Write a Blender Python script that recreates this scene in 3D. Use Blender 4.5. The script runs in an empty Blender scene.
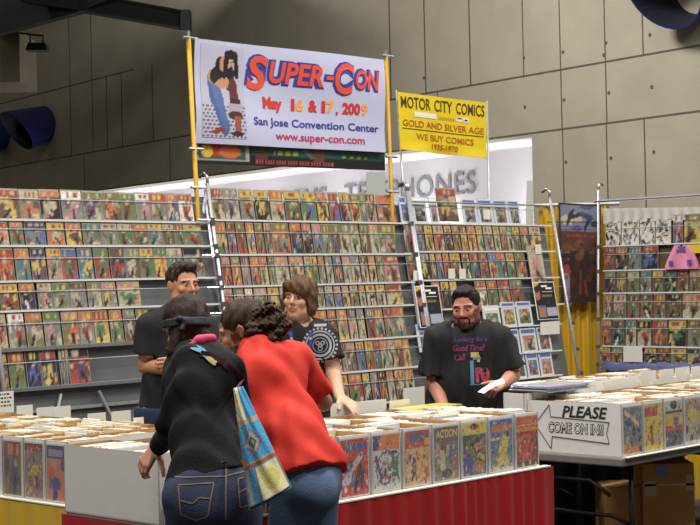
import bpy, bmesh, math, random
import numpy as np
from mathutils import Vector, Matrix, Euler
from mathutils.bvhtree import BVHTree

random.seed(7)
rng = np.random.RandomState(11)
col = bpy.context.scene.collection
R = math.radians

# ------------------------------------------------------------------ camera model (700x525, long lens, slight roll)
F, HOR, ROLL, CZ = 1530.0, 280.0, R(1.3), 1.70
PITCH = math.atan((HOR - 262.5) / F)
_cp, _sp, _cr, _sr = math.cos(PITCH), math.sin(PITCH), math.cos(ROLL), math.sin(ROLL)
CAM = np.array([0, 0, CZ])

def ray(px, py):
    x, y = px - 350, -(py - 262.5)
    x, y = x * _cr + y * _sr, -x * _sr + y * _cr
    return np.array([x, F * _cp - y * _sp, F * _sp + y * _cp])
def at_z(px, py, z):
    r = ray(px, py); return CAM + r * ((z - CZ) / r[2])
def at_y(px, py, Y):
    r = ray(px, py); return CAM + r * (Y / r[1])
def on_plane(px, py, P, n):
    r = ray(px, py); return CAM + r * (np.dot(np.asarray(P) - CAM, n) / np.dot(r, n))
def proj(P):
    d = np.asarray(P, float) - CAM
    f = d[1] * _cp + d[2] * _sp; x = d[0]; y = -d[1] * _sp + d[2] * _cp
    x, y = x * _cr - y * _sr, x * _sr + y * _cr
    return 350 + F * x / f, 262.5 - F * y / f

TH = R(46.5)
U = np.array([math.cos(TH), math.sin(TH), 0.0])
V = np.array([-math.sin(TH), math.cos(TH), 0.0])
C0 = np.array([-0.66, 5.90, 0.0])
def B(u, v, z=0.0):
    return C0 + U * u + V * v + np.array([0, 0, z])

# ------------------------------------------------------------------ materials
def lin(c):
    return tuple(((x / 255) / 12.92 if x / 255 <= 0.04045 else ((x / 255 + 0.055) / 1.055) ** 2.4) for x in c)
MATS = {}
def mat(name, c, rough=0.6, metal=0.0, noise=0.0, scale=6.0, coat=0.0, bump=0.0, bscale=40.0, c2=None, attr=None,
        trans=0.0, alpha=1.0, sheen=0.0, stretch=None, spec=None, coord='Object'):
    if name in MATS: return MATS[name]
    m = bpy.data.materials.new(name); m.use_nodes = True
    nt = m.node_tree; b = nt.nodes['Principled BSDF']
    b.inputs['Roughness'].default_value = rough
    b.inputs['Metallic'].default_value = metal
    b.inputs['Coat Weight'].default_value = coat
    b.inputs['Coat Roughness'].default_value = 0.12
    b.inputs['Transmission Weight'].default_value = trans
    b.inputs['Alpha'].default_value = alpha
    b.inputs['Sheen Weight'].default_value = sheen
    if spec is not None: b.inputs['Specular IOR Level'].default_value = spec
    lc = lin(c)
    b.inputs['Base Color'].default_value = (*lc, 1)
    src = None
    if attr:
        a = nt.nodes.new('ShaderNodeAttribute'); a.attribute_name = attr; src = a.outputs['Color']
        nt.links.new(src, b.inputs['Base Color'])
    if noise > 0 or bump > 0:
        tc = nt.nodes.new('ShaderNodeTexCoord'); mp = nt.nodes.new('ShaderNodeMapping')
        nt.links.new(tc.outputs[coord], mp.inputs['Vector'])
        if stretch: mp.inputs['Scale'].default_value = stretch
    if noise > 0:
        n = nt.nodes.new('ShaderNodeTexNoise'); n.inputs['Scale'].default_value = scale; n.inputs['Detail'].default_value = 5
        nt.links.new(mp.outputs['Vector'], n.inputs['Vector'])
        mr = nt.nodes.new('ShaderNodeMapRange'); mr.inputs['From Min'].default_value = .3; mr.inputs['From Max'].default_value = .7
        nt.links.new(n.outputs['Fac'], mr.inputs['Value'])
        mx = nt.nodes.new('ShaderNodeMix'); mx.data_type = 'RGBA'
        nt.links.new(mr.outputs['Result'], mx.inputs['Factor'])
        if src is not None and c2 is None:
            mul = nt.nodes.new('ShaderNodeMix'); mul.data_type = 'RGBA'; mul.blend_type = 'MULTIPLY'
            mul.inputs['Factor'].default_value = 1.0
            nt.links.new(src, mul.inputs['A']); mul.inputs['B'].default_value = (1 - noise,) * 3 + (1,)
            nt.links.new(src, mx.inputs['B']); nt.links.new(mul.outputs['Result'], mx.inputs['A'])
        else:
            d = lin(c2) if c2 else tuple(x * (1 - noise) for x in lc)
            mx.inputs['A'].default_value = (*d, 1); mx.inputs['B'].default_value = (*lc, 1)
        nt.links.new(mx.outputs['Result'], b.inputs['Base Color'])
    if bump > 0:
        n2 = nt.nodes.new('ShaderNodeTexNoise'); n2.inputs['Scale'].default_value = bscale; n2.inputs['Detail'].default_value = 3
        nt.links.new(mp.outputs['Vector'], n2.inputs['Vector'])
        bp = nt.nodes.new('ShaderNodeBump'); bp.inputs['Strength'].default_value = bump; bp.inputs['Distance'].default_value = .01
        nt.links.new(n2.outputs['Fac'], bp.inputs['Height']); nt.links.new(bp.outputs['Normal'], b.inputs['Normal'])
    MATS[name] = m
    return m
def glow(name, c, s):
    m = bpy.data.materials.new(name); m.use_nodes = True; b = m.node_tree.nodes['Principled BSDF']
    b.inputs['Base Color'].default_value = (*lin(c), 1)
    b.inputs['Emission Color'].default_value = (*lin(c), 1); b.inputs['Emission Strength'].default_value = s
    return m

# ------------------------------------------------------------------ mesh builder (world coordinates)
class MB:
    def __init__(s): s.v = []; s.f = []; s.m = []; s.c = {}
    def add(s, vs, fs, mi=0, cols=None):
        o = len(s.v); s.v += [tuple(map(float, v)) for v in vs]; s.f += [tuple(i + o for i in f) for f in fs]; s.m += [mi] * len(fs)
        if cols is not None:
            for i, c in enumerate(cols): s.c[o + i] = c
        return s
    def box(s, o, ax, ay, az, mi=0):           # corner + three edge vectors
        o, ax, ay, az = map(np.asarray, (o, ax, ay, az))
        vs = [o, o + ax, o + ax + ay, o + ay, o + az, o + ax + az, o + ax + ay + az, o + ay + az]
        if np.dot(np.cross(ax, ay), az) < 0:
            fs = [(0, 1, 2, 3), (4, 7, 6, 5), (0, 4, 5, 1), (1, 5, 6, 2), (2, 6, 7, 3), (3, 7, 4, 0)]
        else:
            fs = [(0, 3, 2, 1), (4, 5, 6, 7), (0, 1, 5, 4), (1, 2, 6, 5), (2, 3, 7, 6), (3, 0, 4, 7)]
        return s.add(vs, fs, mi)
    def tube(s, pts, r, n=8, mi=0):
        pts = [np.asarray(p, float) for p in pts]
        rs = r if isinstance(r, (list, tuple)) else [r] * len(pts)
        vs = []; fs = []; ref = None
        for i, p in enumerate(pts):
            a = pts[max(i - 1, 0)]; b = pts[min(i + 1, len(pts) - 1)]
            t = (b - a) / (np.linalg.norm(b - a) + 1e-9)
            if ref is None: ref = np.array([0, 0, 1.0]) if abs(t[2]) < .9 else np.array([1.0, 0, 0])
            x = np.cross(t, ref); x /= np.linalg.norm(x) + 1e-9; y = np.cross(t, x); ref = -y if np.dot(-y, ref) > 0 else y
            x = np.cross(t, ref); x /= np.linalg.norm(x) + 1e-9; y = np.cross(x, t)
            for k in range(n):
                a_ = 2 * math.pi * k / n; vs.append(p + rs[i] * (math.cos(a_) * x + math.sin(a_) * y))
        for i in range(len(pts) - 1):
            for k in range(n):
                k2 = (k + 1) % n; fs.append((i * n + k, i * n + k2, (i + 1) * n + k2, (i + 1) * n + k))
        fs.append(tuple(reversed(range(n)))); fs.append(tuple((len(pts) - 1) * n + k for k in range(n)))
        return s.add(vs, fs, mi)
    def grid(s, fn, nu, nv, mi=0, colfn=None, flip=False):
        vs = []; cols = [] if colfn is not None else None
        for j in range(nv + 1):
            for i in range(nu + 1):
                vs.append(fn(i / nu, j / nv))
                if colfn is not None: cols.append(colfn(i, j))
        fs = []
        for j in range(nv):
            for i in range(nu):
                a = j * (nu + 1) + i
                q = (a, a + 1, a + nu + 2, a + nu + 1)
                fs.append(q[::-1] if flip else q)
        return s.add(vs, fs, mi, cols)

MW = {}     # object name -> world matrix
def link_mesh(name, verts, faces, mats, mi=None, cols=None, parent=None, smooth=False, fixn=True):
    V_ = np.asarray(verts, float)
    if parent is None:
        lo, hi = V_.min(0), V_.max(0); org = Vector(((lo[0] + hi[0]) / 2, (lo[1] + hi[1]) / 2, lo[2])); M = Matrix.Translation(org)
    else:
        M = MW[parent.name]
    inv = np.array(M.inverted())
    L = V_ @ inv[:3, :3].T + inv[:3, 3]
    me = bpy.data.meshes.new(name)
    me.from_pydata(L.tolist(), [], [tuple(map(int, f)) for f in faces])
    for m in mats: me.materials.append(m)
    if mi is not None: me.polygons.foreach_set('material_index', mi)
    if cols is not None:
        ca = me.color_attributes.new('Col', 'FLOAT_COLOR', 'POINT')
        arr = np.ones((len(V_), 4), np.float32)
        if isinstance(cols, dict):
            for k, c in cols.items(): arr[k, :3] = c
        else: arr[:, :3] = cols
        ca.data.foreach_set('color', arr.ravel())
    if smooth: me.polygons.foreach_set('use_smooth', [True] * len(me.polygons))
    me.update()
    o = bpy.data.objects.new(name, me); col.objects.link(o)
    if parent is None: o.matrix_world = M
    else: o.parent = parent
    MW[o.name] = M
    return o
def build(mb, name, mats, parent=None, smooth=False, bevel=0):
    if not isinstance(mats, (list, tuple)): mats = [mats]
    o = link_mesh(name, mb.v, mb.f, mats, mb.m, mb.c if mb.c else None, parent, smooth)
    if bevel:
        b = o.modifiers.new('bevel', 'BEVEL'); b.width = bevel; b.segments = 2; b.limit_method = 'ANGLE'
    return o
def tag(o, label=None, cat=None, group=None, kind=None):
    if label: o['label'] = label
    if cat: o['category'] = cat
    if group: o['group'] = group
    if kind: o['kind'] = kind
    return o
def thing(name, label, cat, loc, rz=0.0, group=None):
    o = bpy.data.objects.new(name, None); col.objects.link(o)
    o.empty_display_size = .1
    M = Matrix.Translation(Vector(loc)) @ Matrix.Rotation(rz, 4, 'Z'); o.matrix_world = M; MW[o.name] = M
    return tag(o, label, cat, group)
def structure(o): o['kind'] = 'structure'; return o

def text2d(s, size=1.0, offset=0.0, shear=0.0, spacing=1.0, align='LEFT'):
    cu = bpy.data.curves.new('t', 'FONT'); cu.body = s; cu.size = size; cu.offset = offset; cu.shear = shear
    cu.space_character = spacing; cu.align_x = align; cu.fill_mode = 'FRONT' if hasattr(cu, 'fill_mode') else cu.fill_mode
    cu.resolution_u = 3
    ob = bpy.data.objects.new('t', cu); col.objects.link(ob)
    dg = bpy.context.evaluated_depsgraph_get(); dg.update()
    me = bpy.data.meshes.new_from_object(ob.evaluated_get(dg))
    vs = np.array([v.co[:2] for v in me.vertices]) if len(me.vertices) else np.zeros((0, 2)); fs = [tuple(p.vertices) for p in me.polygons]
    bpy.data.objects.remove(ob); bpy.data.curves.remove(cu); bpy.data.meshes.remove(me)
    return vs, fs
def text_fit(s, x0, x1, y0, y1, **k):
    """text scaled to fill the box x0..x1, y0..y1"""
    vs, fs = text2d(s, **k)
    lo, hi = vs.min(0), vs.max(0)
    vs = (vs - lo) / (hi - lo) * np.array([x1 - x0, y1 - y0]) + np.array([x0, y0])
    return vs, fs
def fit_words(s, x0, x1, y0, y1, **k):
    """the same fit, one piece of artwork per word"""
    vs, fs = text2d(s, **k); lo, hi = vs.min(0), vs.max(0); sc = np.array([x1 - x0, y1 - y0]) / (hi - lo); out = []; pos = 0
    for wd in s.split(' '):
        end = pos + len(wd); pre, _ = text2d(s[:end], **k); wv, wf = text2d(wd, **k)
        wv = wv + np.array([pre[:, 0].max() - wv[:, 0].max(), 0]); out.append(((wv - lo) * sc + np.array([x0, y0]), wf)); pos = end + 1
    return out
def map_flat(mb, tv, fn, mi=0):
    vs, fs = tv
    mb.add([fn(a, b) for a, b in vs], fs, mi)
def bilinear(TL, TR, BR, BL, off=0.0, wave=None):
    TL, TR, BR, BL = map(np.asarray, (TL, TR, BR, BL))
    n = np.cross(TR - TL, TL - BL); n = n / np.linalg.norm(n)
    if n[1] > 0: n = -n
    zl, zr = (TL[1] + BL[1]) / 2, (TR[1] + BR[1]) / 2
    def fn(s, t, extra=0.0):          # s 0..1 left-right as measured across, t 0..1 bottom-top
        s = s * zl / (s * zl + (1 - s) * zr)
        p = (TL * (1 - s) + TR * s) * t + (BL * (1 - s) + BR * s) * (1 - t)
        w = wave(s, t) if wave else 0
        return p + n * (off + extra + w)
    return fn

# ------------------------------------------------------------------ painted prints
PAL = dict(r=(172, 52, 44), o=(204, 104, 58), y=(208, 178, 62), g=(84, 128, 82), t=(62, 128, 128), b=(70, 102, 170), n=(38, 46, 92),
           p=(98, 62, 112), k=(30, 30, 36), w=(222, 220, 212), c=(186, 176, 148), s=(128, 130, 128), i=(196, 128, 128), m=(112, 76, 56), l=(122, 116, 60))
NAME = dict(r='red', o='orange', y='yellow', g='green', t='teal', b='blue', n='navy blue', p='purple', k='black', w='white', c='cream',
            s='grey', i='pink', m='brown', l='olive')
LP = {k: np.array(lin(v)) for k, v in PAL.items()}
def L_(c): return LP[c] if isinstance(c, str) else np.array(lin(c))
class Paint:
    def __init__(s, nx, ny, bg): s.nx, s.ny = nx, ny; s.a = np.tile(L_(bg), (ny + 1, nx + 1, 1)).astype(float); s.Y, s.X = np.mgrid[0:ny + 1, 0:nx + 1]; s.X = s.X / nx; s.Y = s.Y / ny
    def rect(s, x0, y0, x1, y1, c):
        m = (s.X >= x0) & (s.X <= x1) & (s.Y >= y0) & (s.Y <= y1); s.a[m] = L_(c); return s
    def ell(s, cx, cy, rx, ry, c, ang=0, ring=0):
        ca, sa = math.cos(ang), math.sin(ang); dx, dy = s.X - cx, s.Y - cy
        x, y = dx * ca + dy * sa, -dx * sa + dy * ca; d = (x / rx) ** 2 + (y / ry) ** 2
        m = (d < 1) if not ring else ((d < 1) & (d > ring)); s.a[m] = L_(c); return s
    def line(s, x0, y0, x1, y1, w, c):
        d = np.array([x1 - x0, y1 - y0]); l2 = d @ d + 1e-9
        t = np.clip(((s.X - x0) * d[0] + (s.Y - y0) * d[1]) / l2, 0, 1)
        m = np.hypot(s.X - x0 - t * d[0], s.Y - y0 - t * d[1]) < w; s.a[m] = L_(c); return s
    def detail(s, r, n=190, keys='knwcmosyrb'):
        for _ in range(n):
            cx, cy, rx, ry, a = r.rand(), r.rand(), r.uniform(.012, .05), r.uniform(.008, .03), r.uniform(0, 3)
            ca, sa = math.cos(a), math.sin(a); dx, dy = s.X - cx, s.Y - cy
            m = ((dx * ca + dy * sa) / rx) ** 2 + ((-dx * sa + dy * ca) / ry) ** 2 < 1
            k = r.uniform(.4, .9); s.a[m] = s.a[m] * (1 - k) + L_(keys[r.randint(len(keys))]) * k
        return s
    def noise(s, amt, r):
        s.a *= 1 + amt * r.uniform(-1, 1, s.a.shape[:2] + (1,)); s.a = np.clip(s.a, .003, .9); return s
    def col(s, i, j): return s.a[j, i]
def small_cover(T, Bc, A, seed, nx=9, ny=15, word=None):
    r = np.random.RandomState(seed); p = Paint(nx, ny, Bc)
    th = r.uniform(.70, .80)
    keys = [Bc, A, T, 'm', 'c', 's', A]
    for _ in range(13):
        k = keys[r.randint(len(keys))]
        p.ell(r.uniform(.05, .95), r.uniform(.03, th), r.uniform(.08, .24), r.uniform(.05, .13), k, r.uniform(0, 3))
    fx = r.uniform(.35, .65)
    p.ell(fx, .36, .20, .24, A, r.uniform(-.4, .4)); p.ell(fx + .05, .60, .1, .07, 'c'); p.line(fx, .3, fx + r.uniform(-.3, .3), .04, .07, 'k' if A != 'k' else 'w')
    p.rect(0, th, 1, 1, T)
    lc = {'w': 'r', 'y': 'r', 'c': 'r'}.get(T, 'y' if r.rand() < .5 else 'c')
    x = .12
    while x < .86:
        w = r.uniform(.06, .12)
        if r.rand() < .8: p.rect(x, th + .05, x + w, .94, lc)
        x += w + .07
    p.noise(.25, r); lum = p.a.mean(2, keepdims=True); p.a = (p.a * .78 + lum * np.array([.24, .22, .17])) * .90 + .012  # pale haze of the plastic bags mixed into the cover colours
    return p
# ------------------------------------------------------------------ shared materials
M_white = mat('white_cardboard', (226, 226, 224), .7, noise=.06, scale=9)
M_kraft = mat('kraft_cardboard', (178, 138, 84), .8, noise=.15, scale=12)
M_brownbox = mat('brown_cardboard', (192, 148, 94), .85, noise=.12, scale=5, bump=.1, bscale=60)
M_paper = mat('white_paper', (236, 234, 224), .65, noise=.05, scale=20)
M_print = mat('printed_cover', (200, 200, 200), .38, attr='Col', coat=.35)
M_poster = mat('printed_poster', (200, 200, 200), .5, attr='Col', coat=.1)
M_edge = mat('comic_board', (158, 153, 140), .5, coat=.4)
M_edgew = mat('white_comic_board', (214, 214, 212), .5, coat=.3)
M_chrome = mat('chrome_wire', (190, 192, 196), .34, .8)
M_steel = mat('brushed_steel_tube', (186, 188, 192), .4, .5, noise=.2, scale=30)
M_wire = mat('thin_grey_wire', (176, 178, 178), .5, .2)
M_rail = mat('white_wire_rail', (228, 228, 226), .45, .0)
M_black = mat('black_clamp_plastic', (84, 84, 86), .5, noise=.2)
M_tabletop = mat('grey_folding_table_plastic', (120, 118, 114), .6, noise=.12, scale=25)
M_red = mat('red_satin_cloth', (176, 12, 18), .5, sheen=.1, noise=.25, scale=7, stretch=(1, 1, .15))
M_yellow = mat('yellow_pleated_cloth', (228, 184, 26), .6, sheen=.2, noise=.2, scale=6, stretch=(1, 1, .15))
M_sleeve = mat('clear_plastic_sleeve', (255, 255, 255), .08, trans=0, alpha=.10, spec=.9)
M_greycloth = mat('grey_backing_panel', (118, 120, 122), .45, .35, noise=.3, scale=3, stretch=(1, 1, .3))
M_ink = mat('black_marker_ink', (40, 42, 50), .6)
M_dark = mat('dark_steel', (26, 26, 28), .5, .3, noise=.2)
M_cable = mat('black_cable', (24, 24, 24), .6)

# ------------------------------------------------------------------ the hall
M_conc = mat('board_formed_concrete', (156, 151, 134), .85, noise=.16, scale=1.3, bump=.25, bscale=14)
M_joint = mat('dark_concrete_joint', (84, 79, 68), .9, noise=.2)  # plain dark tone for the joint strips and tie holes
M_floor = mat('dark_hall_carpet', (58, 52, 50), .95, noise=.35, scale=30, bump=.2, bscale=200)
M_ceil = mat('dark_painted_ceiling', (16, 15, 15), .95, noise=.2)
M_recess = mat('white_painted_wall', (214, 213, 216), .8, noise=.03, scale=2)
W = np.array([-.594, .804, 0.0]); WP = np.array([3.95, 22.0, 0.0])      # the concrete wall runs away to the left
WN = np.array([-.804, -.594, 0.0])                                       # its outward normal
def wall_pt(px, py, off=0.0):
    return on_plane(px, py, WP + WN * off, WN)
def wl(t, z, off=0.0): return WP + W * t + WN * off + np.array([0, 0, z])
def tz(px, py):
    p = wall_pt(px, py); return float(np.dot(p - WP, W)), float(p[2])
zA = tz(456, 89)[1]; zB = tz(532, 134)[1]; zC = tz(95, 80)[1]
tR = tz(532, 150)[0]; tL = tz(60, 200)[0]
T0, T1, ZT = -9.0, 48.0, 9.5
wd = .45
def slab(t0, t1, z0, z1, name='wall_back'):
    m = MB(); m.box(wl(t0, z0), W * (t1 - t0), -WN * wd, (0, 0, z1 - z0)); o = build(m, name, M_conc); return structure(o)
m = MB()
m.box(wl(T0, 0), W * (tR - T0), -WN * wd, (0, 0, ZT))
m.box(wl(tR, zB), W * (T1 - tR), -WN * wd, (0, 0, ZT - zB))
m.box(wl(tL, 0), W * (T1 - tL), -WN * wd, (0, 0, zB))
structure(build(m, 'wall_back', M_conc))
RD = 1.55
m = MB()
m.box(wl(tR - 3.4, 0, -RD), W * (tL - tR + 3.6), -WN * .1, (0, 0, zB + .3))
structure(build(m, 'wall_recess', M_recess))
m = MB(); m.box(wl(tR - 3.4, zB, -wd), W * (tL - tR + 3.6), -WN * (RD - wd), (0, 0, .12)); structure(build(m, 'trim_1', M_recess))
# panel joints and tie holes
m = MB(); jw = .028
def hj(z, t0, t1): m.box(wl(t0, z, .004), W * (t1 - t0), -WN * .02, (0, 0, jw))
def vj(px, py, z0, z1, w=.022):
    t, _ = tz(px, py); m.box(wl(t, z0, .004), W * w, -WN * .02, (0, 0, z1 - z0))
hj(zA, T0, T1); hj(zB, T0, T1); hj(zC, 14.5, T1)
for px in (523, 560, 605, 643): vj(px, 20, zA, ZT)
for px in (390, 425, 470): vj(px, 30, zA, ZT, .03)
for px in (562, 607): vj(px, 100, zB, zA)
for px in (438,): vj(px, 105, zB, zA)
for px in (564, 608, 646): vj(px, 170, 0, zB)
for px in (71, 93): vj(px, 130, zA, ZT, .03)
for px in (107, 122, 153): vj(px, 110, zA, zC, .035)
for px in (170, 84): vj(px, 150, zB, zA, .03)
structure(build(m, 'trim_2', M_joint))
m = MB()
for px, py in ((524, 58), (563, 52), (606, 43), (604, 55), (650, 35), (525, 107), (564, 100), (609, 93), (652, 87), (566, 162), (611, 158), (654, 152), (424, 78)):
    c = wall_pt(px, py); a = c + WN * .006; m.tube([a, c - WN * .01], .028, 10)
structure(build(m, 'trim_3', M_joint))
m = MB(); m.box((-34, -5, -.1), (60, 0, 0), (0, 72, 0), (0, 0, .1)); structure(build(m, 'floor', M_floor))
# lettering on the recess wall
M_letter = mat('grey_metal_lettering', (142, 144, 148), .6, .1)
tS = on_plane(476, 180, WP - WN * RD, WN); t_end = float(np.dot(tS - WP, W)); z_top = on_plane(470, 171, WP - WN * RD, WN)[2]
tO = on_plane(276, 190, WP - WN * RD, WN); t_o = float(np.dot(tO - WP, W))
full = 'RESTROOMS · TELEPHONES'
vs, fs = text2d(full, 1.0, spacing=1.04)
v2, _ = text2d('RESTR', 1.0, spacing=1.04)
xo = v2[:, 0].max() + .08; x1 = vs[:, 0].max(); k = (t_o - t_end) / (x1 - xo)
hh = .40; zb = z_top - hh
root = thing('wall_lettering', 'grey metal RESTROOMS and TELEPHONES lettering on the white recessed wall', 'sign', wl(t_o, zb, -RD + .03))
ymax = .70
Pw = lambda x, y, d: wl(t_end + (x1 - x) * k, zb + y / ymax * hh, -RD + .002 + d)
from collections import Counter
full2, _ = full, None
for i, ch in enumerate(full):
    if ch == ' ': continue
    pre, _ = text2d(full[:i + 1], 1.0, spacing=1.04); cv, cf = text2d(ch, 1.0)
    if not len(cv): continue
    cv = cv + np.array([pre[:, 0].max() - cv[:, 0].max(), 0]); m = MB(); nb = len(cv); ec = Counter()
    for f in cf:
        for a_, b_ in zip(f, f[1:] + f[:1]): ec[(min(a_, b_), max(a_, b_))] += 1
    m.add([Pw(x, y, .03) for x, y in cv] + [Pw(x, y, 0) for x, y in cv], list(cf) + [(p_, q_, q_ + nb, p_ + nb) for (p_, q_), c_ in ec.items() if c_ == 1])
    build(m, 'letter', M_letter, root)

# dark ceiling corner, beam, bulkhead, flood lamp
Ysf = 30.0
def py_(px, py, Y): return at_y(px, py, Y)
m = MB()
for a, b, c, d in (((-40, -40), (200, -40), (78, 12), (-40, 44)),):
    q = [py_(*a, 26), py_(*b, 26), py_(*c, 26), py_(*d, 26)]; bk = [x + np.array([0, 3.0, .6]) for x in q]
    m.add(q + bk, [(0, 1, 2, 3), (7, 6, 5, 4), (0, 4, 5, 1), (1, 5, 6, 2), (2, 6, 7, 3), (3, 7, 4, 0)])
structure(build(m, 'ceiling', M_ceil))
root = thing('ceiling_beam', 'dark steel beam sloping down below the ceiling at upper left', 'beam', py_(188, 20, 27))
a, b = py_(20, -9, 25.5), py_(185, 20, 27); m = MB()
d = (b - a) / np.linalg.norm(b - a); n2 = np.cross(d, (0, 1, 0)); n2 /= np.linalg.norm(n2)
m.box(a - n2 * .13, b - a, np.array([0, .22, 0]), n2 * .26); build(m, 'beam_web', M_ceil, root)
m = MB()
for q in (-.15, .12): m.box(a + n2 * q - np.array([0, .06, 0]), b - a, np.array([0, .34, 0]), n2 * .04)
build(m, 'beam_flange', M_ceil, root)
m = MB(); e = py_(180, 30, 26.9); m.box(e, (.18, 0, 0), (0, .3, 0), (0, 0, .36)); build(m, 'end_plate', M_dark, root, bevel=.01)
m = MB(); p = py_(-40, 83, 29); q = py_(20, 83, 29); r_ = py_(20, 29, 29); m.box(p, (q[0] - p[0], 0, 0), (0, 1.6, 0), (0, 0, r_[2] - p[2]))
structure(build(m, 'trim_4', mat('bulkhead_concrete', (140, 132, 112), .85, noise=.15, scale=2, bump=.2)))
root = thing('flood_lamp', 'small dark flood lamp on a bracket at upper left of the hall', 'lamp', py_(36, 50, 28.8))
m = MB(); p = py_(25, 50, 28.8); q = py_(47, 50, 28.8); t_ = py_(44, 43, 28.8)
m.add([p, q, py_(45, 42.5, 28.8), py_(28, 42.5, 28.8)] + [x + np.array([0, .3, 0]) for x in (p, q, py_(45, 42.5, 28.8), py_(28, 42.5, 28.8))],
      [(0, 1, 2, 3), (7, 6, 5, 4), (0, 4, 5, 1), (1, 5, 6, 2), (2, 6, 7, 3), (3, 7, 4, 0)])
build(m, 'lamp_housing', mat('dark_green_metal', (40, 50, 46), .4, .4), root, bevel=.01)
m = MB(); m.tube([py_(20, 33, 28.9), py_(43, 36, 28.9), py_(43, 43, 28.9)], .02, 6); m.tube([py_(30, 34.5, 28.9), py_(30, 43, 28.9)], .015, 6); build(m, 'bracket', M_dark, root)

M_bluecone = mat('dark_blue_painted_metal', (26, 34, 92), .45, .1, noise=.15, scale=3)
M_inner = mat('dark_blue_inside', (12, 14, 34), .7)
def wall_tube(px, py, rad, label, length=1.0):
    """fat blue tube sticking out from the wall, its open end cut on a slant"""
    c = wall_pt(px, py); root = thing('wall_duct', label, 'duct', c, 0, 'blue wall tubes')
    ax = WN * .93 + np.array([0, 0, -.25]); ax /= np.linalg.norm(ax)
    x = np.cross(ax, (0, 0, 1)); x /= np.linalg.norm(x); y = np.cross(x, ax); N = 32; m = MB(); mi_ = MB()
    ring0 = []; ring1 = []; ri0 = []; ri1 = []; rs = []
    for k in range(N):
        a = 2 * math.pi * k / N; e = math.cos(a) * x + math.sin(a) * y
        Ls = length * (1.0 + .25 * math.sin(a))
        ring0.append(c + e * rad * .82); ring1.append(c + e * rad + ax * Ls)
        ri1.append(c + e * (rad - .03) + ax * Ls); ri0.append(c + e * (rad * .82 - .03) + ax * .05)
    f = lambda A: [(k, (k + 1) % N, N + (k + 1) % N, N + k) for k in range(N)]
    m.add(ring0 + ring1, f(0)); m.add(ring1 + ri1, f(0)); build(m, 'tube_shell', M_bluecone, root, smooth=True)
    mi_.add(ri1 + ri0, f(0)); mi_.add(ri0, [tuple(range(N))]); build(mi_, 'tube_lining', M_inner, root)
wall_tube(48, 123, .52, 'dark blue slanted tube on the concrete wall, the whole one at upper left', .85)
wall_tube(4, 130, .55, 'dark blue wall tube cut off by the left edge of the picture', .85)
wall_tube(700, -24, .62, 'dark blue wall tube above the right end of the hall, half out of view', .8)
# pale uprights seen behind the racks
for q, lab in ((((366, 172), (385, 172), (384, 199), (365, 199)), 'pale grey board standing behind the middle rack in front of the lettering'),
               (((527, 180), (533, 180), (531, 230), (517, 230)), 'pale grey board leaning behind the right end of the third rack')):
    c = [at_y(*k, 17.4) for k in q]; m = MB(); bk = [x + np.array([0, .03, 0]) for x in c]
    lo = [np.array([x[0], x[1], 0]) for x in (c[3], c[2])]; 
    c = [c[0], c[1], lo[1], lo[0]]; bk = [x + np.array([0, .03, 0]) for x in c]
    m.add(c + bk, [(3, 2, 1, 0), (4, 5, 6, 7), (0, 1, 5, 4), (1, 2, 6, 5), (2, 3, 7, 6), (3, 0, 4, 7)])
    tag(build(m, 'display_board', mat('pale_board', (196, 198, 196), .6)), lab, 'board')
# ------------------------------------------------------------------ comic racks
LEAN = .17
class Plane:
    def __init__(s, P0, D, back, lean=LEAN): s.P0 = np.array(P0); s.D = D; s.b = back; s.lean = lean; s.n = np.cross(D, back * lean + np.array([0, 0, 1.0])); s.ang = math.atan2(D[1], D[0])
    def pt(s, a, z, off=0.0): return s.P0 + s.D * a + s.b * (s.lean * (z - 2.4)) + np.array([0, 0, z - s.P0[2]]) - s.b * off
    def hit(s, px, py):
        p = on_plane(px, py, s.P0, s.n); z = p[2]; q = p - s.b * (s.lean * (z - 2.4)); return float(np.dot(q - s.P0, s.D)), float(z)
    def s_at(s, px, z):
        a, b = -6.0, 6.0
        for _ in range(40):
            c = (a + b) / 2
            if proj(s.pt(c, z))[0] < px: a = c
            else: b = c
        return (a + b) / 2
pa, pb = at_z(213, 192, 2.4), at_z(397, 198, 2.4)
P0 = (pa + pb) / 2
RK = Plane(P0, U, V)
COMICS = [0]
def rack_comic(pl, x0, x1, z, h, cols, label, group, name='bagged_comic', off=.012, cat='comic book', special=None, tag_card=False, tilt=0.0):
    COMICS[0] += 1
    a0, a1 = pl.s_at(x0, z), pl.s_at(x1, z); g = .003
    a0 += g; a1 -= g
    up = pl.b * pl.lean + np.array([0, 0, 1.0]); up /= np.linalg.norm(up); nn = np.cross(pl.D, up)      # towards the aisle
    nn = nn / np.linalg.norm(nn)
    o = pl.pt(a0, z, 0) + nn * off; w = a1 - a0
    m = MB(); m.box(o, pl.D * w, -nn * .005, up * h, 0)
    e = .0035
    p = small_cover(*cols, COMICS[0] * 7 + 3) if special is None else special
    m.grid(lambda s, t: o + nn * .0015 + pl.D * (e + (w - 2 * e) * s) + up * (e + (h - .016) * t), p.nx, p.ny, 1, p.col)
    ob = build(m, name, [M_edge, M_print]); tag(ob, label, cat, group)
    return ob
ORD = ['first', 'second', 'third', 'fourth', 'fifth', 'sixth', 'seventh', 'eighth', 'ninth', 'tenth', 'eleventh', 'twelfth', 'thirteenth',
       'fourteenth', 'fifteenth', 'sixteenth', 'seventeenth', 'eighteenth', 'nineteenth', 'twentieth', 'last']
def parse(s):
    out = []
    for it in s.split(';'):
        it = it.strip()
        if not it: continue
        a, c = it.split(' '); x0, x1 = a.split('-') if not a.startswith('_') else ('-' + a[1:].split('-')[0], a[1:].split('-')[1])
        out.append((float(x0), float(x1), c))
    return out
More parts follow.
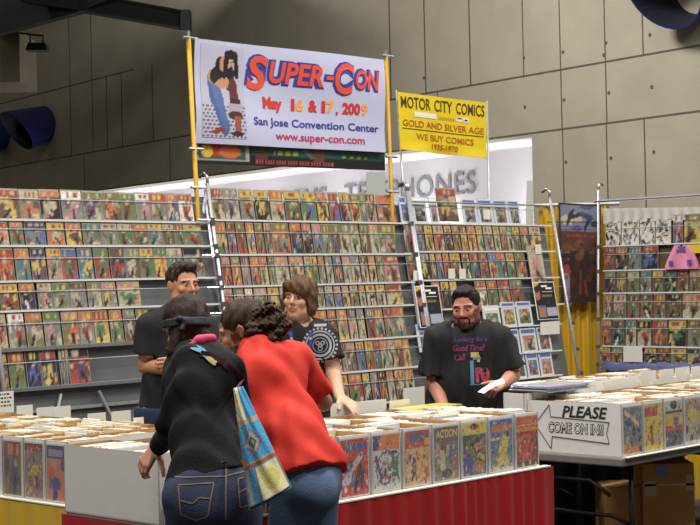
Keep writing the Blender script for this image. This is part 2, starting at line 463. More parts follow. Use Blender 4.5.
def rows(pl, rackname, spec, ztops, xref, s0, s1, root, word='row'):
    """spec: list of comic strings; ztops: picture heights of the top edge and then of each row's rail"""
    zs = [pl.hit(xref, y)[1] for y in ztops]
    for i, st in enumerate(spec):
        z, h = zs[i + 1], (zs[i] - zs[i + 1]) * 1.0
        up_l = math.hypot(1, pl.lean)
        hh = h * up_l - .012
        items = parse(st)
        for j, (x0, x1, c) in enumerate(items):
            lab = f"bagged comic with {NAME[c[0]]} title band over {NAME[c[1]]} and {NAME[c[2]]} art, {ORD[j]} from the left in the {ORD[i]} row of the {rackname}"
            if len(lab.split()) > 16:
                a = NAME[c[0]]; b_ = NAME[c[2]] if c[2] != c[0] else NAME[c[1]]
                lab = f"{a} and {b_} comic, {ORD[j]} from left, {ORD[i]} row of {rackname}" if a != b_ else f"mostly {a} comic, {ORD[j]} from left, {ORD[i]} row of {rackname}"
            rack_comic(pl, x0, x1, z + .008, hh * rng.uniform(.96, 1.0), c, lab, f'comics on the {rackname}')
        e0, e1 = s0, s1
        m = MB(); m.box(pl.pt(e0, z - .004, .022), pl.D * (e1 - e0), pl.b * .03, (0, 0, .013)); build(m, 'ledge', M_rail, root)
        m = MB(); zz = z + h * .66; m.tube([pl.pt(e0, zz, .021), pl.pt(e1, zz, .021)], .0028, 6); build(m, 'retaining_wire', M_wire, root)
    return zs
def post(pl, s, root, ztop=2.46, r=.0145, two=True):
    m = MB(); m.tube([pl.pt(s, 0, .05), pl.pt(s, ztop, .05)], r, 10); build(m, 'post', M_steel, root, smooth=True)
    m = MB(); top = pl.pt(s, ztop, .05)
    m.tube([top, top + np.array([0, 0, .05]), top + pl.b * .04 + np.array([0, 0, .08]), top + pl.b * .09 + np.array([0, 0, .05])], .012, 8); build(m, 'hook', M_chrome, root, smooth=True)
    if two: m = MB(); m.tube([top, pl.pt(s, 0, .05) + pl.b * 1.0], .014, 8); two and build(m, 'rear_leg', M_steel, root, smooth=True)
def clamp(pl, s, z, root):
    m = MB(); p = pl.pt(s, z, .05); m.tube([p - np.array([0, 0, .018]), p + np.array([0, 0, .018])], .021, 10); build(m, 'clamp', M_black, root)

# --- left rack
sL0 = RK.s_at(-14, 1.8); sL1 = RK.s_at(206, 2.4)
root = thing('comic_rack', 'tall wire comic rack at the left, behind the man in plain black shirt', 'display rack', RK.pt((sL0 + sL1) / 2, 0), TH, 'wire comic racks')
LEFT = ["_2-20 rmy;20-40 cso;40-61 okc;62-83 wsi;83-104 lsp;104-122 lmo;122-136 glm;136-151 wsi;151-167 rsl;167-179 obc;179-194 rwr",
        "_6-9 rco;10-24 ogm;25-46 nbs;47-65 yoc;66-82 oym;83-101 tls;101-118 csg;118-133 cgm;133-148 omg;148-163 yst;163-175 cml;175-184 rgm;184-202 ygr",
        "0-15 rro;16-31 ots;32-47 npy;48-63 yig;63-78 brg;79-94 bty;95-110 grg;111-126 mnr;126-141 smc;141-155 ygm;155-168 goy;168-184 ctg;185-205 ksm",
        "0-19 ymr;20-36 onk;38-53 csi;53-70 gsl;70-87 msc;88-102 lcs;102-117 isy;118-141 icg",
        "_6-8 cor;9-26 wsr;27-44 olc;45-62 gsi;63-80 ilo;80-95 osr;95-110 ryg;111-124 olg;125-137 smc;138-151 lcy",
        "_6-9 ymr;10-26 rgl;27-42 knb;42-58 rny;70-91 krp"]
ZT_ = [189, 221, 246.5, 281, 310, 347, 386.5]
zs = rows(RK, 'left rack', LEFT, ZT_, 60, sL0, sL1, root)
for k, x in enumerate((60.5, 63.5, 66.5)):
    rack_comic(RK, x, x + 3.2, zs[6] + .008, .255, 'cks', ['dark comic edge just right of the orange and navy one, bottom row of left rack',
               'middle sliver of three overlapping comics, bottom row of left rack', 'pale comic edge touching the red and black comic, bottom row of left rack'][k],
               'comics on the left rack', off=.014 + .003 * k)
m = MB(); m.box(RK.pt(sL0, .0, -.03), RK.D * (sL1 - sL0), RK.b * .01, RK.pt(0, 2.36) - RK.pt(0, 0)); build(m, 'back_panel', M_greycloth, root)
for z in (zs[5], zs[6]):
    m = MB(); m.box(RK.pt(sL0, z - .012, .03), RK.D * (sL1 - sL0), RK.b * .05, (0, 0, .024)); build(m, 'shelf_bar', M_chrome, root)
m = MB(); m.box(RK.pt(sL0, zs[6] - .16, .0), RK.D * (sL1 - sL0), RK.b * .02, (0, 0, .02)); build(m, 'lower_bar', M_steel, root)
for x0 in (60, 98):
    m = MB(); z0 = zs[6] - .05; m.tube([RK.pt(RK.s_at(x0, z0), z0, .01), RK.pt(RK.s_at(x0 + (-16 if x0 == 60 else 16), z0), z0 - .32, .01)], .012, 6); build(m, 'brace', M_steel, root)
for s in (sL0, sL1 - .02): post(RK, s, root)
for z in zs[1:]: clamp(RK, sL1 - .02, z, root)

# --- middle rack
sM0 = RK.s_at(209, 2.4); sM1 = RK.s_at(401, 2.4)
root = thing('comic_rack', 'densely filled wire comic rack behind the teenager with the lanyard', 'display rack', RK.pt((sM0 + sM1) / 2, 0), TH, 'wire comic racks')
MID = ["211-225 rcl;225-240 scp;241-255 ysr;256-270 yky;271-285 oco;286-301 ymg;302-317 ygb;318-329 oym;330-340 rbr;341-351 ynr;351-361 lyr;361-367 gtc;367-377 mig;378-396 oom",
       "217-228 ogy;229-237 mrb;238-247 lrm;248-256 oyb;257-265 lrg;266-273 cms;273-291 los;292-303 ons;304-313 okm;314-323 ibs;323-332 lgs;332-341 lmb;341-351 lcm;351-361 lcg;362-371 lmc;371-380 ics;380-396 lgi",
       "223-232 iro;233-242 loy;243-251 psi;252-261 omo;261-269 oyt;270-276 msg;276-290 ics;291-305 icm;306-312 cgy;312-319 ygl;320-326 ogi;327-334 scs;335-343 bmo;344-352 ics;352-361 scm;362-369 mcm;370-377 oyn;378-385 lsy;385-400 rim",
       "223-234 isr;235-245 lcl;246-254 wic;255-268 icg;269-280 ygy;281-289 ciy;318-325 mcl;326-334 csb;335-342 ibs;343-350 iym;351-359 cgr;360-366 ocm;367-376 yck;377-386 ycm;387-403 rcy",
       "282-289 iyc;316-329 obm;330-338 omr;339-349 oys;350-358 pci;359-366 scy;368-376 brm;376-385 rot;386-395 rgi;395-406 otc",
       "331-342 scg;343-348 mis;348-357 ims;358-366 ybg;367-375 yrl;375-382 rmt;382-389 ocg;389-397 icm;397-404 ymr;404-411 oyl",
       "338-350 yrm;351-364 org;365-372 ync;373-380 spc;381-388 kmo;389-396 ocs;397-407 ymc;407-416 ock"]
ZM = [194, 223.5, 254.5, 283, 306, 338, 369, 402]
zsm = rows(RK, 'middle rack', MID, ZM, 392, sM0, sM1, root)
m = MB(); m.box(RK.pt(sM0, .0, -.03), RK.D * (sM1 - sM0), RK.b * .01, RK.pt(0, 2.34) - RK.pt(0, 0)); build(m, 'back_panel', M_greycloth, root)
for s in (sM0 - .05, sM1 + .03): post(RK, s, root)
for z in zsm[1:]: clamp(RK, sM1 + .03, z, root); 
for z in zsm[1:6]: clamp(RK, sM0 - .05, z, root)
for z in zsm[1:6]:
    m = MB(); m.tube([RK.pt(sM0 - .2, z, .05), RK.pt(sM0 - .02, z, .05)], .009, 6); build(m, 'cross_bar', M_chrome, root)

# --- third rack
sT0 = RK.s_at(405, 2.4); sT1 = RK.s_at(546, 2.4)
root = thing('comic_rack', 'wire comic rack behind the bearded man, beside the yellow curtain', 'display rack', RK.pt((sT0 + sT1) / 2, 0), TH, 'wire comic racks')
T3 = ["", "407-415 imr;416-425 lbs;426-434 yym;435-445 cor;446-453 ykp;454-461 oml;462-468 myo;469-477 oyr;478-484 yyt;485-494 csr;495-501 ycg;502-508 cmo;508-514 gcn;514-521 ymg;522-530 omc;531-542 cym",
      "408-418 lmr;419-431 sky;432-437 ymc;438-444 obg;445-451 orm;452-462 ygr;464-471 rgk;472-480 rnt;481-489 rmr;490-498 byr;498-507 otm;508-516 ymg;517-527 lmo",
      "434-442 oom;443-451 ykm;452-459 yck;477-488 rcw;489-499 rgm;500-511 rog;512-524 gmr"]
Z3 = [200, 224.5, 252, 280, 309]
zst = rows(RK, 'third rack', T3, Z3, 460, sT0, sT1, root)
M_slab = mat('slab_case_plastic', (206, 212, 222), .15, coat=.5)
M_bluelabel = mat('blue_label', (84, 106, 176), .4, coat=.5)
def slab_comic(x0, x1, z, h, cols, lab, blue=True):
    COMICS[0] += 1; pl = RK
    a0, a1 = pl.s_at(x0, z) + .003, pl.s_at(x1, z) - .003; w = a1 - a0
    up = pl.b * pl.lean + np.array([0, 0, 1.0]); up /= np.linalg.norm(up); nn = np.cross(pl.D, up); nn /= np.linalg.norm(nn)
    o = pl.pt(a0, z) + nn * .02
    m = MB(); m.box(o, pl.D * w, -nn * .008, up * h)
    ob = build(m, 'graded_comic', [M_slab]); tag(ob, lab, 'comic book', 'graded comics in hard plastic cases')
    p = small_cover(*cols, COMICS[0] * 5, 8, 11)
    m = MB(); m.grid(lambda s, t: o + nn * .0015 + pl.D * w * (.14 + .72 * s) + up * (.02 + (h * .70 - .02) * t), p.nx, p.ny, 0, p.col); build(m, 'cover', M_print, ob)
    m = MB(); m.box(o + up * h * .80 + pl.D * w * .08, pl.D * w * .84, nn * .002, up * h * .15); build(m, 'grade_label', M_bluelabel if blue else M_paper, ob)
z0 = zst[1]; h0 = .235
slab_comic(400, 412, z0, h0, 'bbp', 'graded comic with blue art, leftmost in the top row of the third rack')
slab_comic(413, 427, z0, h0, 'sks', 'graded comic with a dark framed picture, top row of the third rack', False)
slab_comic(430, 438, z0, h0, 'ism', 'graded comic with pinkish art left of the tall magazine, third rack top row', False)
slab_comic(463, 477, z0, h0, 'ybm', 'graded comic with a yellow title over blue, third rack top row')
slab_comic(478, 493, z0, h0, 'ssm', 'graded comic carrying a square white sticker, third rack top row')
slab_comic(494, 508, z0, h0, 'psm', 'graded comic with purple grey art under blue label, third rack top row')
slab_comic(509, 520, z0, h0, 'bns', 'graded comic with navy art, rightmost in the third rack top row')
rack_comic(RK, 438, 458, z0 + .02, .31, 'rmy', 'tall red and yellow comic sticking up above the third rack', 'comics on the third rack', off=.02)
m = MB(); m_o = RK.pt(RK.s_at(482, z0), z0 + .05, .03); m.box(m_o, U * .1, V * .002, (0, 0, .09)); tag(build(m, 'sticker_card', M_paper), 'square white card on a graded comic, third rack top row', 'price card')
rowz = [RK.hit(535, y)[1] for y in (325, 352, 377)]
hs = .225
for k, (x0, x1, c, lab) in enumerate(((502, 516, 'cly', 'graded comic with olive and cream art, upper left case beside the black flyer'), (517, 532, 'clm', 'graded comic with cream and brown art, upper case beside the black flyer'))):
    slab_comic(x0, x1, rowz[0], hs, c, lab)
for x0, x1, c, lab in ((505, 520, 'img', 'graded comic with dull pink art, left of the middle row of blue labelled cases'), (521, 537, 'ocm', 'graded comic with orange and cream art, middle row of blue labelled cases'), (538, 551, 'smi', 'graded comic with grey art, right of the middle row of blue labelled cases')):
    slab_comic(x0, x1, rowz[1], hs, c, lab)
for x0, x1, c, lab in ((512, 526, 'gms', 'graded comic with green art, left of the lowest row of blue labelled cases'), (527, 539, 'brb', 'graded comic with a red figure on blue, lowest row of blue labelled cases'), (540, 553, 'ioc', 'graded comic with salmon art, right of the lowest row of blue labelled cases')):
    slab_comic(x0, x1, rowz[2], hs, c, lab)
for z in rowz:
    m = MB(); m.box(RK.pt(RK.s_at(498, z), z - .008, .03), U * .95, V * .03, (0, 0, .01)); build(m, 'ledge', M_rail, root)
slab_comic(418, 434, RK.hit(425, 352)[1], .24, 'bbs', 'graded comic with pale blue art by the bearded man shoulder')
slab_comic(484, 501, RK.hit(492, 332)[1], .24, 'ggc', 'graded comic in a pale green frame beside the bearded man head', False)
rack_comic(RK, 530, 545, RK.hit(535, 283)[1], .36, 'cci', 'tall cream flyer with faint red heading at the third rack right end', 'comics on the third rack', off=.022)
m = MB(); m.box(RK.pt(sT0, .0, -.03), RK.D * (sT1 - sT0 - .05), RK.b * .01, RK.pt(0, zst[1]) - RK.pt(0, 0)); build(m, 'back_panel', M_greycloth, root)
post(RK, sT0, root); post(RK, sT1 + .01, root, two=False)
for z in zst[1:] + rowz: clamp(RK, sT1 + .05, z, root)
m = MB(); z = zst[0] - .03; m.tube([RK.pt(sT0, z, .05), RK.pt(sT1, z, .05)], .008, 6); build(m, 'cross_bar', M_chrome, root)
# little white price cards on the rack rows
for x, y, l in ((411, 281, 'third row of third rack, far left'), (446, 279, 'third row of third rack, near middle'), (457, 279, 'third row of third rack, right of another card'), (533, 254, 'second row of third rack, right end')):
    a, z = RK.hit(x, y); m = MB(); m.box(RK.pt(a, z, .03), U * .09, V * .002, (0, 0, .09)); m.box(RK.pt(a + .015, z + .03, .0312), U * .06, V * .002, (0, 0, .008), 1); m.box(RK.pt(a + .015, z + .055, .0312), U * .05, V * .002, (0, 0, .008), 1)
    tag(build(m, 'price_card', [M_paper, M_ink]), 'small white price card, ' + l, 'price card', 'price cards on the racks')
# black flyers
def flyer(x0, x1, ytop, ybot, lab):
    zt, zb_ = RK.hit(x0, ytop)[1], RK.hit(x0, ybot)[1]; a0, a1 = RK.s_at(x0, zb_), RK.s_at(x1, zb_); w = a1 - a0
    o = RK.pt(a0, zb_, .05); up = RK.pt(0, zt) - RK.pt(0, zb_); nn = -V
    p = Paint(22, 34, 'k'); p.ell(.12, .68, .13, .17, (176, 110, 92)).ell(.1, .8, .14, .07, 'k').line(.0, .93, .2, 1.0, .05, 'y').rect(.35, .60, .85, .66, 'l').rect(.08, .05, .42, .38, 's').ell(.25, .2, .1, .1, 'o').rect(.5, .08, .97, .30, (170, 170, 190)).rect(.12, .3, .4, .38, 'b').ell(.6, .45, .1, .06, 'n')
    m = MB(); m.box(o, U * w, V * .004, up); m.grid(lambda s, t: o + nn * .002 + U * w * (.03 + .94 * s) + up * (.02 + .96 * t), 22, 34, 1, p.col)
    ob = build(m, 'flyer', [M_paper, M_poster]); tag(ob, lab, 'poster', 'black flyers on the third rack')
    m = MB()
    for k_, (x_, y_) in enumerate(((.36, .86), (.56, .80))):
        m.box(o + nn * .004 + U * w * x_ + up * y_, U * w * .28, nn * .0005, up * .05)
    m.box(o + nn * .004 + U * w * .36 + up * .73, U * w * .5, nn * .0005, up * .012); build(m, 'heading', M_paper, ob)
flyer(416, 440, 286, 328, 'black flyer with a pink face at its left, behind the bearded man')
flyer(534, 555, 282, 320, 'black flyer with a pink face, fixed by the yellow curtain')
m = MB(); a, z = RK.hit(537, 335); m.box(RK.pt(a, z, .045), U * .3, V * .004, (0, 0, .12)); tag(build(m, 'card', M_paper), 'blank white card below the black flyer beside the yellow curtain', 'card')

# --- right rack, turned to face across
q0 = at_y(602, 200, 16.7); VR = -V
RR = Plane(np.array([q0[0], q0[1], 2.4]), VR, U, .05)
print('RR hit', RR.hit(602, 210), RR.hit(700, 210))
sR0, sR1 = RR.s_at(604, 2.0), RR.s_at(716, 2.0)
root = thing('comic_rack', 'wire comic rack at the far right with white cloth along its top', 'display rack', RR.pt((sR0 + sR1) / 2, 0), RR.ang, 'wire comic racks')
R4 = ["", "605-615 rmo;616-628 okm;629-642 tts;643-659 rkb",
      "605-616 snm;617-627 lmy;628-640 cgm;641-652 tsm;653-664 ymg;665-677 tkg;678-689 rlm;690-703 ilg",
      "604-613 omc;614-627 cgi;628-640 mrg;641-653 mlk;654-666 rgm;667-682 kml;683-702 ocm",
      "602-612 omo;613-625 mtk;626-637 tcm;638-652 kcr;653-668 rmo;669-687 ykg;688-703 msl",
      "600-611 yom;612-623 tom;645-657 ymk;658-670 rkm;671-687 ylm;688-703 nyp"]
Z4 = [218, 245, 270, 293, 319, 347, 365]
zsr = rows(RR, 'far right rack', R4, Z4, 650, sR0, sR1, root)
post(RR, sR0 - .04, root, 2.62, two=False)
for z in zsr[1:]: clamp(RR, sR0 - .04, z, root)
post(RR, sR1, root, 2.62)
ztopb = RR.hit(640, 199)[1]
m = MB(); m.tube([RR.pt(sR0 - .1, ztopb, .05), RR.pt(sR1, ztopb, .05)], .016, 8); build(m, 'top_bar', M_chrome, root)
m = MB(); m.box(RR.pt(sR0, 0, -.04), VR * (sR1 - sR0), U * .01, RR.pt(0, 2.25) - RR.pt(0, 0)); build(m, 'back_panel', mat('brown_backing', (110, 86, 56), .8, noise=.2), root)
# white cloth along the top
zc = RR.hit(640, 211)[1]; zc2 = RR.hit(640, 222)[1]; m = MB()
m.grid(lambda s, t: RR.pt(sR0 + (sR1 - sR0) * s, zc2 + (zc - zc2 + .05 * (1 - s)) * t, .012 + .012 * math.sin(s * 70) * (1 - t)), 90, 4, 0)
m.grid(lambda s, t: RR.pt(sR0 + (sR1 - sR0) * s, (zc + .05 * (1 - s)) - .02 * t, .012 - .25 * t), 90, 4, 0)
tag(build(m, 'white_cloth', mat('white_cloth', (216, 214, 208), .8, noise=.1), smooth=True), 'white gathered cloth draped along the top of the far right rack', 'cloth')
# black and white art sheets in the top row
xs = [606, 622, 640, 656, 672]
r5 = np.random.RandomState(5)
for k in range(4):
    p = Paint(16, 18, 'w')
    for _ in range(26): p.ell(r5.rand(), r5.rand(), r5.uniform(.03, .16), r5.uniform(.02, .1), ['s', 'k', 's', 'c'][r5.randint(4)], r5.rand() * 3)
    for _ in range(6): p.line(r5.rand(), r5.rand(), r5.rand(), r5.rand(), .02, 'k')
    rack_comic(RR, xs[k], xs[k + 1], zsr[1] + .008, .26 + .02 * (k == 2), 'wsk', 'black and white art sheet atop far right rack, ' + ['leftmost', 'second from left', 'third from left', 'beside the colour strip'][k],
               'comic art sheets on the far right rack', name='art_sheet', cat='art print', special=p)
rack_comic(RR, 674, 684, zsr[1] + .008, .30, 'wbo', 'blue and orange panel strip beside the black and white art sheets', 'comics on the far right rack', off=.02)
rack_comic(RR, 685, 703, zsr[1] + .008, .30, 'lym', 'olive and yellow comic at the upper right end of far right rack', 'comics on the far right rack', off=.02)
a, z = RR.hit(624, 366); m = MB(); a0, a1 = RR.s_at(625, z), RR.s_at(644, z); m.box(RR.pt(a0, zsr[5] - .16, .03), VR * (a1 - a0), U * .003, (0, 0, .17)); tag(build(m, 'blank_sheet', M_paper), 'blank white sheet in the lowest row of the far right rack', 'sheet')
# pink shirt
m = MB(); zb_, zt = RR.hit(683, 269)[1], RR.hit(683, 245)[1]; hh_ = zt - zb_
cs = [RR.s_at(x, zb_) for x in (667, 684, 701)]; mid_ = cs[1]; hw = (cs[2] - cs[0]) / 2
def shirt_fn(s, t):
    w = hw * (1 - .62 * max(0, t - .05) ** 1.25); x = mid_ + (s * 2 - 1) * w
    return RR.pt(x, zb_ + hh_ * (t - .08 * (abs(s * 2 - 1) < .25) * (t > .95)), .05 + .015 * math.sin(s * 14) * (1 - t) + .02 * math.sin(math.pi * s))
m.grid(shirt_fn, 20, 10)
m.grid(lambda s, t: shirt_fn(s, t) + U * .03, 20, 10)
o = build(m, 'pink_shirt', mat('pink_cotton', (226, 142, 178), .8, noise=.12), smooth=True); tag(o, 'pale pink shirt hanging on the far right rack', 'shirt')
m = MB()
for x_, y_, w_, h_ in ((-.04, .70, .11, .06), (-.02, .86, .09, .04), (-.13, .15, .05, .10), (.09, .18, .05, .10)):
    m.box(RR.pt(mid_ + x_, zb_ + hh_ * y_, .085), VR * w_, U * .002, (0, 0, h_ * .5))
build(m, 'print', mat('mauve_print', (96, 84, 160), .6), o)
m = MB(); a0 = RR.s_at(690, zt); m.box(RR.pt(a0, zt - .09, .03), VR * .2, U * .003, (0, 0, .09)); tag(build(m, 'yellow_card', mat('yellow_card', (224, 196, 60), .6)), 'yellow card above the pink shirt at the right edge', 'card')
# blue folded strip at the foot
m = MB(); z = RR.hit(640, 371)[1]; m.grid(lambda s, t: RR.pt(sR0 + (sR1 - sR0) * s, z + .10 * t + .01 * math.sin(s * 37), .05 - .04 * t * t), 50, 4); tag(build(m, 'folded_cloth', mat('slate_blue_cloth', (86, 92, 140), .7, noise=.3, scale=14), smooth=True), 'slate blue cloth strip along the bottom of the far right rack', 'cloth')
# yellow-brown low drape right of the tables, behind them
m = MB()
pc0, pc1 = at_y(541, 300, 17.2), at_y(612, 300, 17.2); ztc = at_y(560, 205, 17.2)[2]
m.grid(lambda s, t: (pc0[0] + (pc1[0] - pc0[0]) * s, 17.2 + .035 * math.sin(s * 46) + .02 * math.sin(s * 17 + 1), ztc * t), 120, 4)
o = build(m, 'yellow_curtain', M_yellow, smooth=True); tag(o, 'tall yellow pleated curtain hanging between the third and far right racks', 'curtain')
m = MB(); m.tube([(pc0[0] - .05, 17.16, ztc + .0), (pc1[0] + .1, 17.16, ztc + .0)], .022, 8); tag(build(m, 'curtain_rod', M_steel), 'metal rod carrying the tall yellow curtain', 'rod')
# poster
c = [at_y(558.5, 202.5, 17.0), at_y(601, 205, 17.0), at_y(599.5, 302, 17.0), at_y(561, 302.5, 17.0)]
fn = bilinear(c[0], c[1], c[2], c[3])
p = Paint(36, 80, (40, 22, 18)); r6 = np.random.RandomState(3)
p.rect(0, .72, 1, 1, (120, 122, 150))
for _ in range(14): p.ell(r6.rand(), r6.uniform(.74, 1), r6.uniform(.05, .2), r6.uniform(.01, .04), ['s', (86, 88, 120), 'c'][r6.randint(3)])
p.ell(.28, .88, .10, .035, (44, 46, 54), .6).line(.2, .80, .32, .9, .03, (44, 46, 54)).line(.3, .86, .5, .89, .02, (44, 46, 54)).line(.5, .89, .72, .87, .02, (60, 64, 110)).ell(.72, .86, .09, .04, (60, 64, 120)).line(.7, .82, .62, .75, .03, (44, 46, 54)).ell(.86, .80, .1, .03, (50, 52, 60))
p.rect(0, .52, 1, .72, (84, 46, 36))
for _ in range(18): p.ell(r6.rand(), r6.uniform(.4, .62), r6.uniform(.04, .14), r6.uniform(.01, .04), [(104, 62, 34), (60, 34, 22), (120, 76, 40)][r6.randint(3)])
for _ in range(10): p.ell(r6.rand(), r6.uniform(.02, .4), r6.uniform(.05, .16), r6.uniform(.02, .06), [(70, 30, 22), (50, 28, 22), (90, 36, 28)][r6.randint(3)])
p.ell(.16, .30, .10, .08, (150, 60, 60)).ell(.15, .2, .09, .10, (150, 130, 150)).line(.12, .12, .12, .03, .03, (150, 140, 160)).line(.2, .12, .2, .03, .03, (130, 110, 130)).line(.5, .1, .52, .3, .035, (110, 40, 24)).line(.68, .08, .62, .2, .03, (130, 44, 26))
p.rect(0, 0, .03, 1, 'k').rect(.97, 0, 1, 1, 'k').rect(0, 0, 1, .015, 'k').rect(0, .985, 1, 1, 'k')
m = MB(); q = [np.asarray(x) for x in c]; bk = [x + np.array([0, .02, 0]) for x in q]
m.add(q + bk, [(3, 2, 1, 0), (4, 5, 6, 7), (0, 1, 5, 4), (1, 2, 6, 5), (2, 3, 7, 6), (3, 0, 4, 7)])
o = build(m, 'poster', M_black); tag(o, 'tall dark red and grey fantasy poster hung on the yellow curtain', 'poster')
m = MB(); m.grid(lambda s, t: fn(s, t, .003), 36, 80, 0, p.col); build(m, 'picture', M_poster, o)
m = MB(); r7 = np.random.RandomState(8); x = .18
while x < .82:
    w = r7.uniform(.03, .06); h1 = r7.uniform(.018, .035); y = .665 - .01 * r7.rand()
    m.add([fn(x, y, .005), fn(x + w, y, .005), fn(x + w + .01, y + h1, .005), fn(x + .01, y + h1, .005)], [(0, 1, 2, 3)]); x += w + .022
build(m, 'heading', mat('red_poster_letters', (170, 50, 44), .5), o)
m = MB(); e = [at_y(547, 222, 16.9), at_y(602, 222, 16.9)]; m.tube(e, .006, 6); tag(build(m, 'stretched_wire', M_cable), 'thin dark wire stretched across the top of the yellow curtain', 'wire')
# ------------------------------------------------------------------ banners above the racks
def rkpt(px, py, off=.06):
    """point on the upright plane of the banner poles"""
    return on_plane(px, py, RK.pt(0, 2.5, off), np.cross(U, (0, 0, 1.0)))
M_bwhite = mat('banner_vinyl', (192, 195, 224), .45, noise=.05, scale=3)
M_pole = mat('yellow_pole_paint', (196, 150, 34), .5, noise=.15)
TL, TR, BR, BL = rkpt(193.5, 38.5), rkpt(385.5, 59.5), rkpt(385.5, 152.5), rkpt(195.5, 143)
wv = lambda s, t: .012 * math.sin(s * 9 + t * 2) + .01 * math.sin(t * 7 + s * 3)
bf = bilinear(TL, TR, BR, BL, 0, wv)
m = MB(); m.grid(lambda s, t: bf(s, t), 48, 24); m.grid(lambda s, t: bf(s, t, -.004), 48, 24, 0, flip=True)
ban = build(m, 'banner', M_bwhite, smooth=True); tag(ban, 'large pale banner reading SUPER-CON with a woman pictured at its left', 'banner')
# picture of the woman
p = Paint(48, 96, (180, 182, 206))
r8 = np.random.RandomState(2)
p.rect(0, 0, 1, .98, (184, 184, 204))
for j in range(9):
    for i in range(11):
        p.ell(.03 + i * .095 + (j % 2) * .045, .02 + j * .04, .03, .011, (84, 80, 90))
jean = (70, 96, 150); skin = (196, 142, 112)
p.line(.27, .62, .30, .45, .115, jean).line(.30, .45, .42, .27, .10, jean).line(.42, .27, .52, .12, .095, jean).line(.3, .62, .42, .4, .09, (88, 114, 166)).line(.42, .4, .52, .14, .07, (84, 108, 160))
p.ell(.40, .09, .12, .025, (140, 60, 40)).ell(.30, .06, .10, .02, (150, 64, 44))
p.line(.24, .66, .52, .60, .07, skin).ell(.34, .66, .13, .05, skin).line(.46, .76, .66, .70, .12, 'k').line(.42, .72, .3, .66, .08, (30, 28, 32)).line(.62, .70, .66, .60, .09, (26, 24, 28))
p.line(.52, .80, .70, .86, .08, skin).ell(.70, .85, .085, .07, (206, 152, 124)).ell(.70, .91, .12, .05, (30, 22, 26)).line(.60, .90, .58, .76, .05, (30, 22, 26)).line(.81, .9, .84, .70, .05, (30, 22, 26)).ell(.62, .86, .04, .07, (30, 22, 26))
p.line(.60, .62, .78, .52, .04, skin).line(.5, .62, .72, .56, .035, skin)
p.line(.74, .56, .78, .36, .10, (96, 44, 50)).rect(.62, .28, .92, .38, (166, 158, 168)).ell(.77, .25, .17, .05, (70, 34, 40)).rect(.66, .38, .9, .43, (60, 26, 30)).rect(.74, .06, .88, .24, (150, 82, 60)).ell(.8, .05, .14, .03, (60, 40, 48)).ell(.70, .82, .012, .01, 'k').ell(.74, .83, .012, .01, 'k').ell(.72, .79, .025, .008, 'r')
m = MB(); m.grid(lambda s, t: bf(.03 + .23 * s, .06 + .90 * t, .003), 48, 96, 0, p.col); build(m, 'picture', M_poster, ban)
M_bred = mat('banner_red_orange', (222, 82, 60), .5); M_bnavy = mat('banner_navy', (58, 62, 150), .5); M_bor = mat('banner_orange', (240, 160, 84), .5); M_bmag = mat('banner_crimson', (190, 50, 84), .5)
M_bdred = mat('banner_red', (206, 52, 50), .5)
def put(parts, x0, x1, y0, y1, offs, mats_, name, fn, parent, **k):
    for off, o3, mt, nm in zip(offs, (.003, .006), mats_, name):
        tv = text_fit(parts, x0 - off * .25, x1 + off * .25, y0 - off * .5, y1 + off * .5, offset=off * .35, **k)
        m = MB(); map_flat(m, tv, lambda a, b: fn(a, b, o3)); build(m, nm, mt, parent)
def outlined(word, x0, x1, y0, y1):
    for q, (mt, o3, off, dx) in enumerate(((M_bnavy, .003, .11, -.004), (M_bred, .007, .03, 0))):
        g = (off - .03) * .10
        tv = text_fit(word, x0 - g + dx, x1 + g + dx, y0 - g * 2.2, y1 + g * 2.2, offset=off, shear=.15)
        sl = -.02
        m = MB(); map_flat(m, tv, lambda a, b: bf(a, b + (a - .3) * sl, o3)); build(m, 'lettering', mt, ban)
outlined('S', .275, .385, .555, .90); outlined('UPER', .395, .67, .64, .86); outlined('-', .68, .72, .725, .765)
outlined('C', .725, .825, .59, .92); outlined('ON', .835, .965, .66, .87)
for wd_, a, b, mt in (('May', .362, .465, M_bdred), ('1', .512, .530, M_bdred), ('6', .536, .575, M_bor), ('&', .60, .645, M_bdred), ('1', .665, .684, M_bdred), ('7', .69, .73, M_bor), (',', .738, .750, M_bdred), ('200', .77, .865, M_bdred), ('9', .87, .905, M_bor)):
    y0, y1 = (.375, .50) if wd_ != ',' else (.355, .40)
    if wd_ == 'May': y0 = .345
    tv = text_fit(wd_, a, b, y0, y1, offset=.05); m = MB(); map_flat(m, tv, lambda x, y: bf(x, y, .004)); build(m, 'lettering', mt, ban)
for tv in fit_words('San Jose Convention Center', .305, .965, .185, .29, offset=.02): m = MB(); map_flat(m, tv, lambda x, y: bf(x, y, .004)); build(m, 'lettering', M_bnavy, ban)
tv = text_fit('www.super-con.com', .42, .885, .045, .13, offset=.02); m = MB(); map_flat(m, tv, lambda x, y: bf(x, y, .004)); build(m, 'lettering', M_bmag, ban)
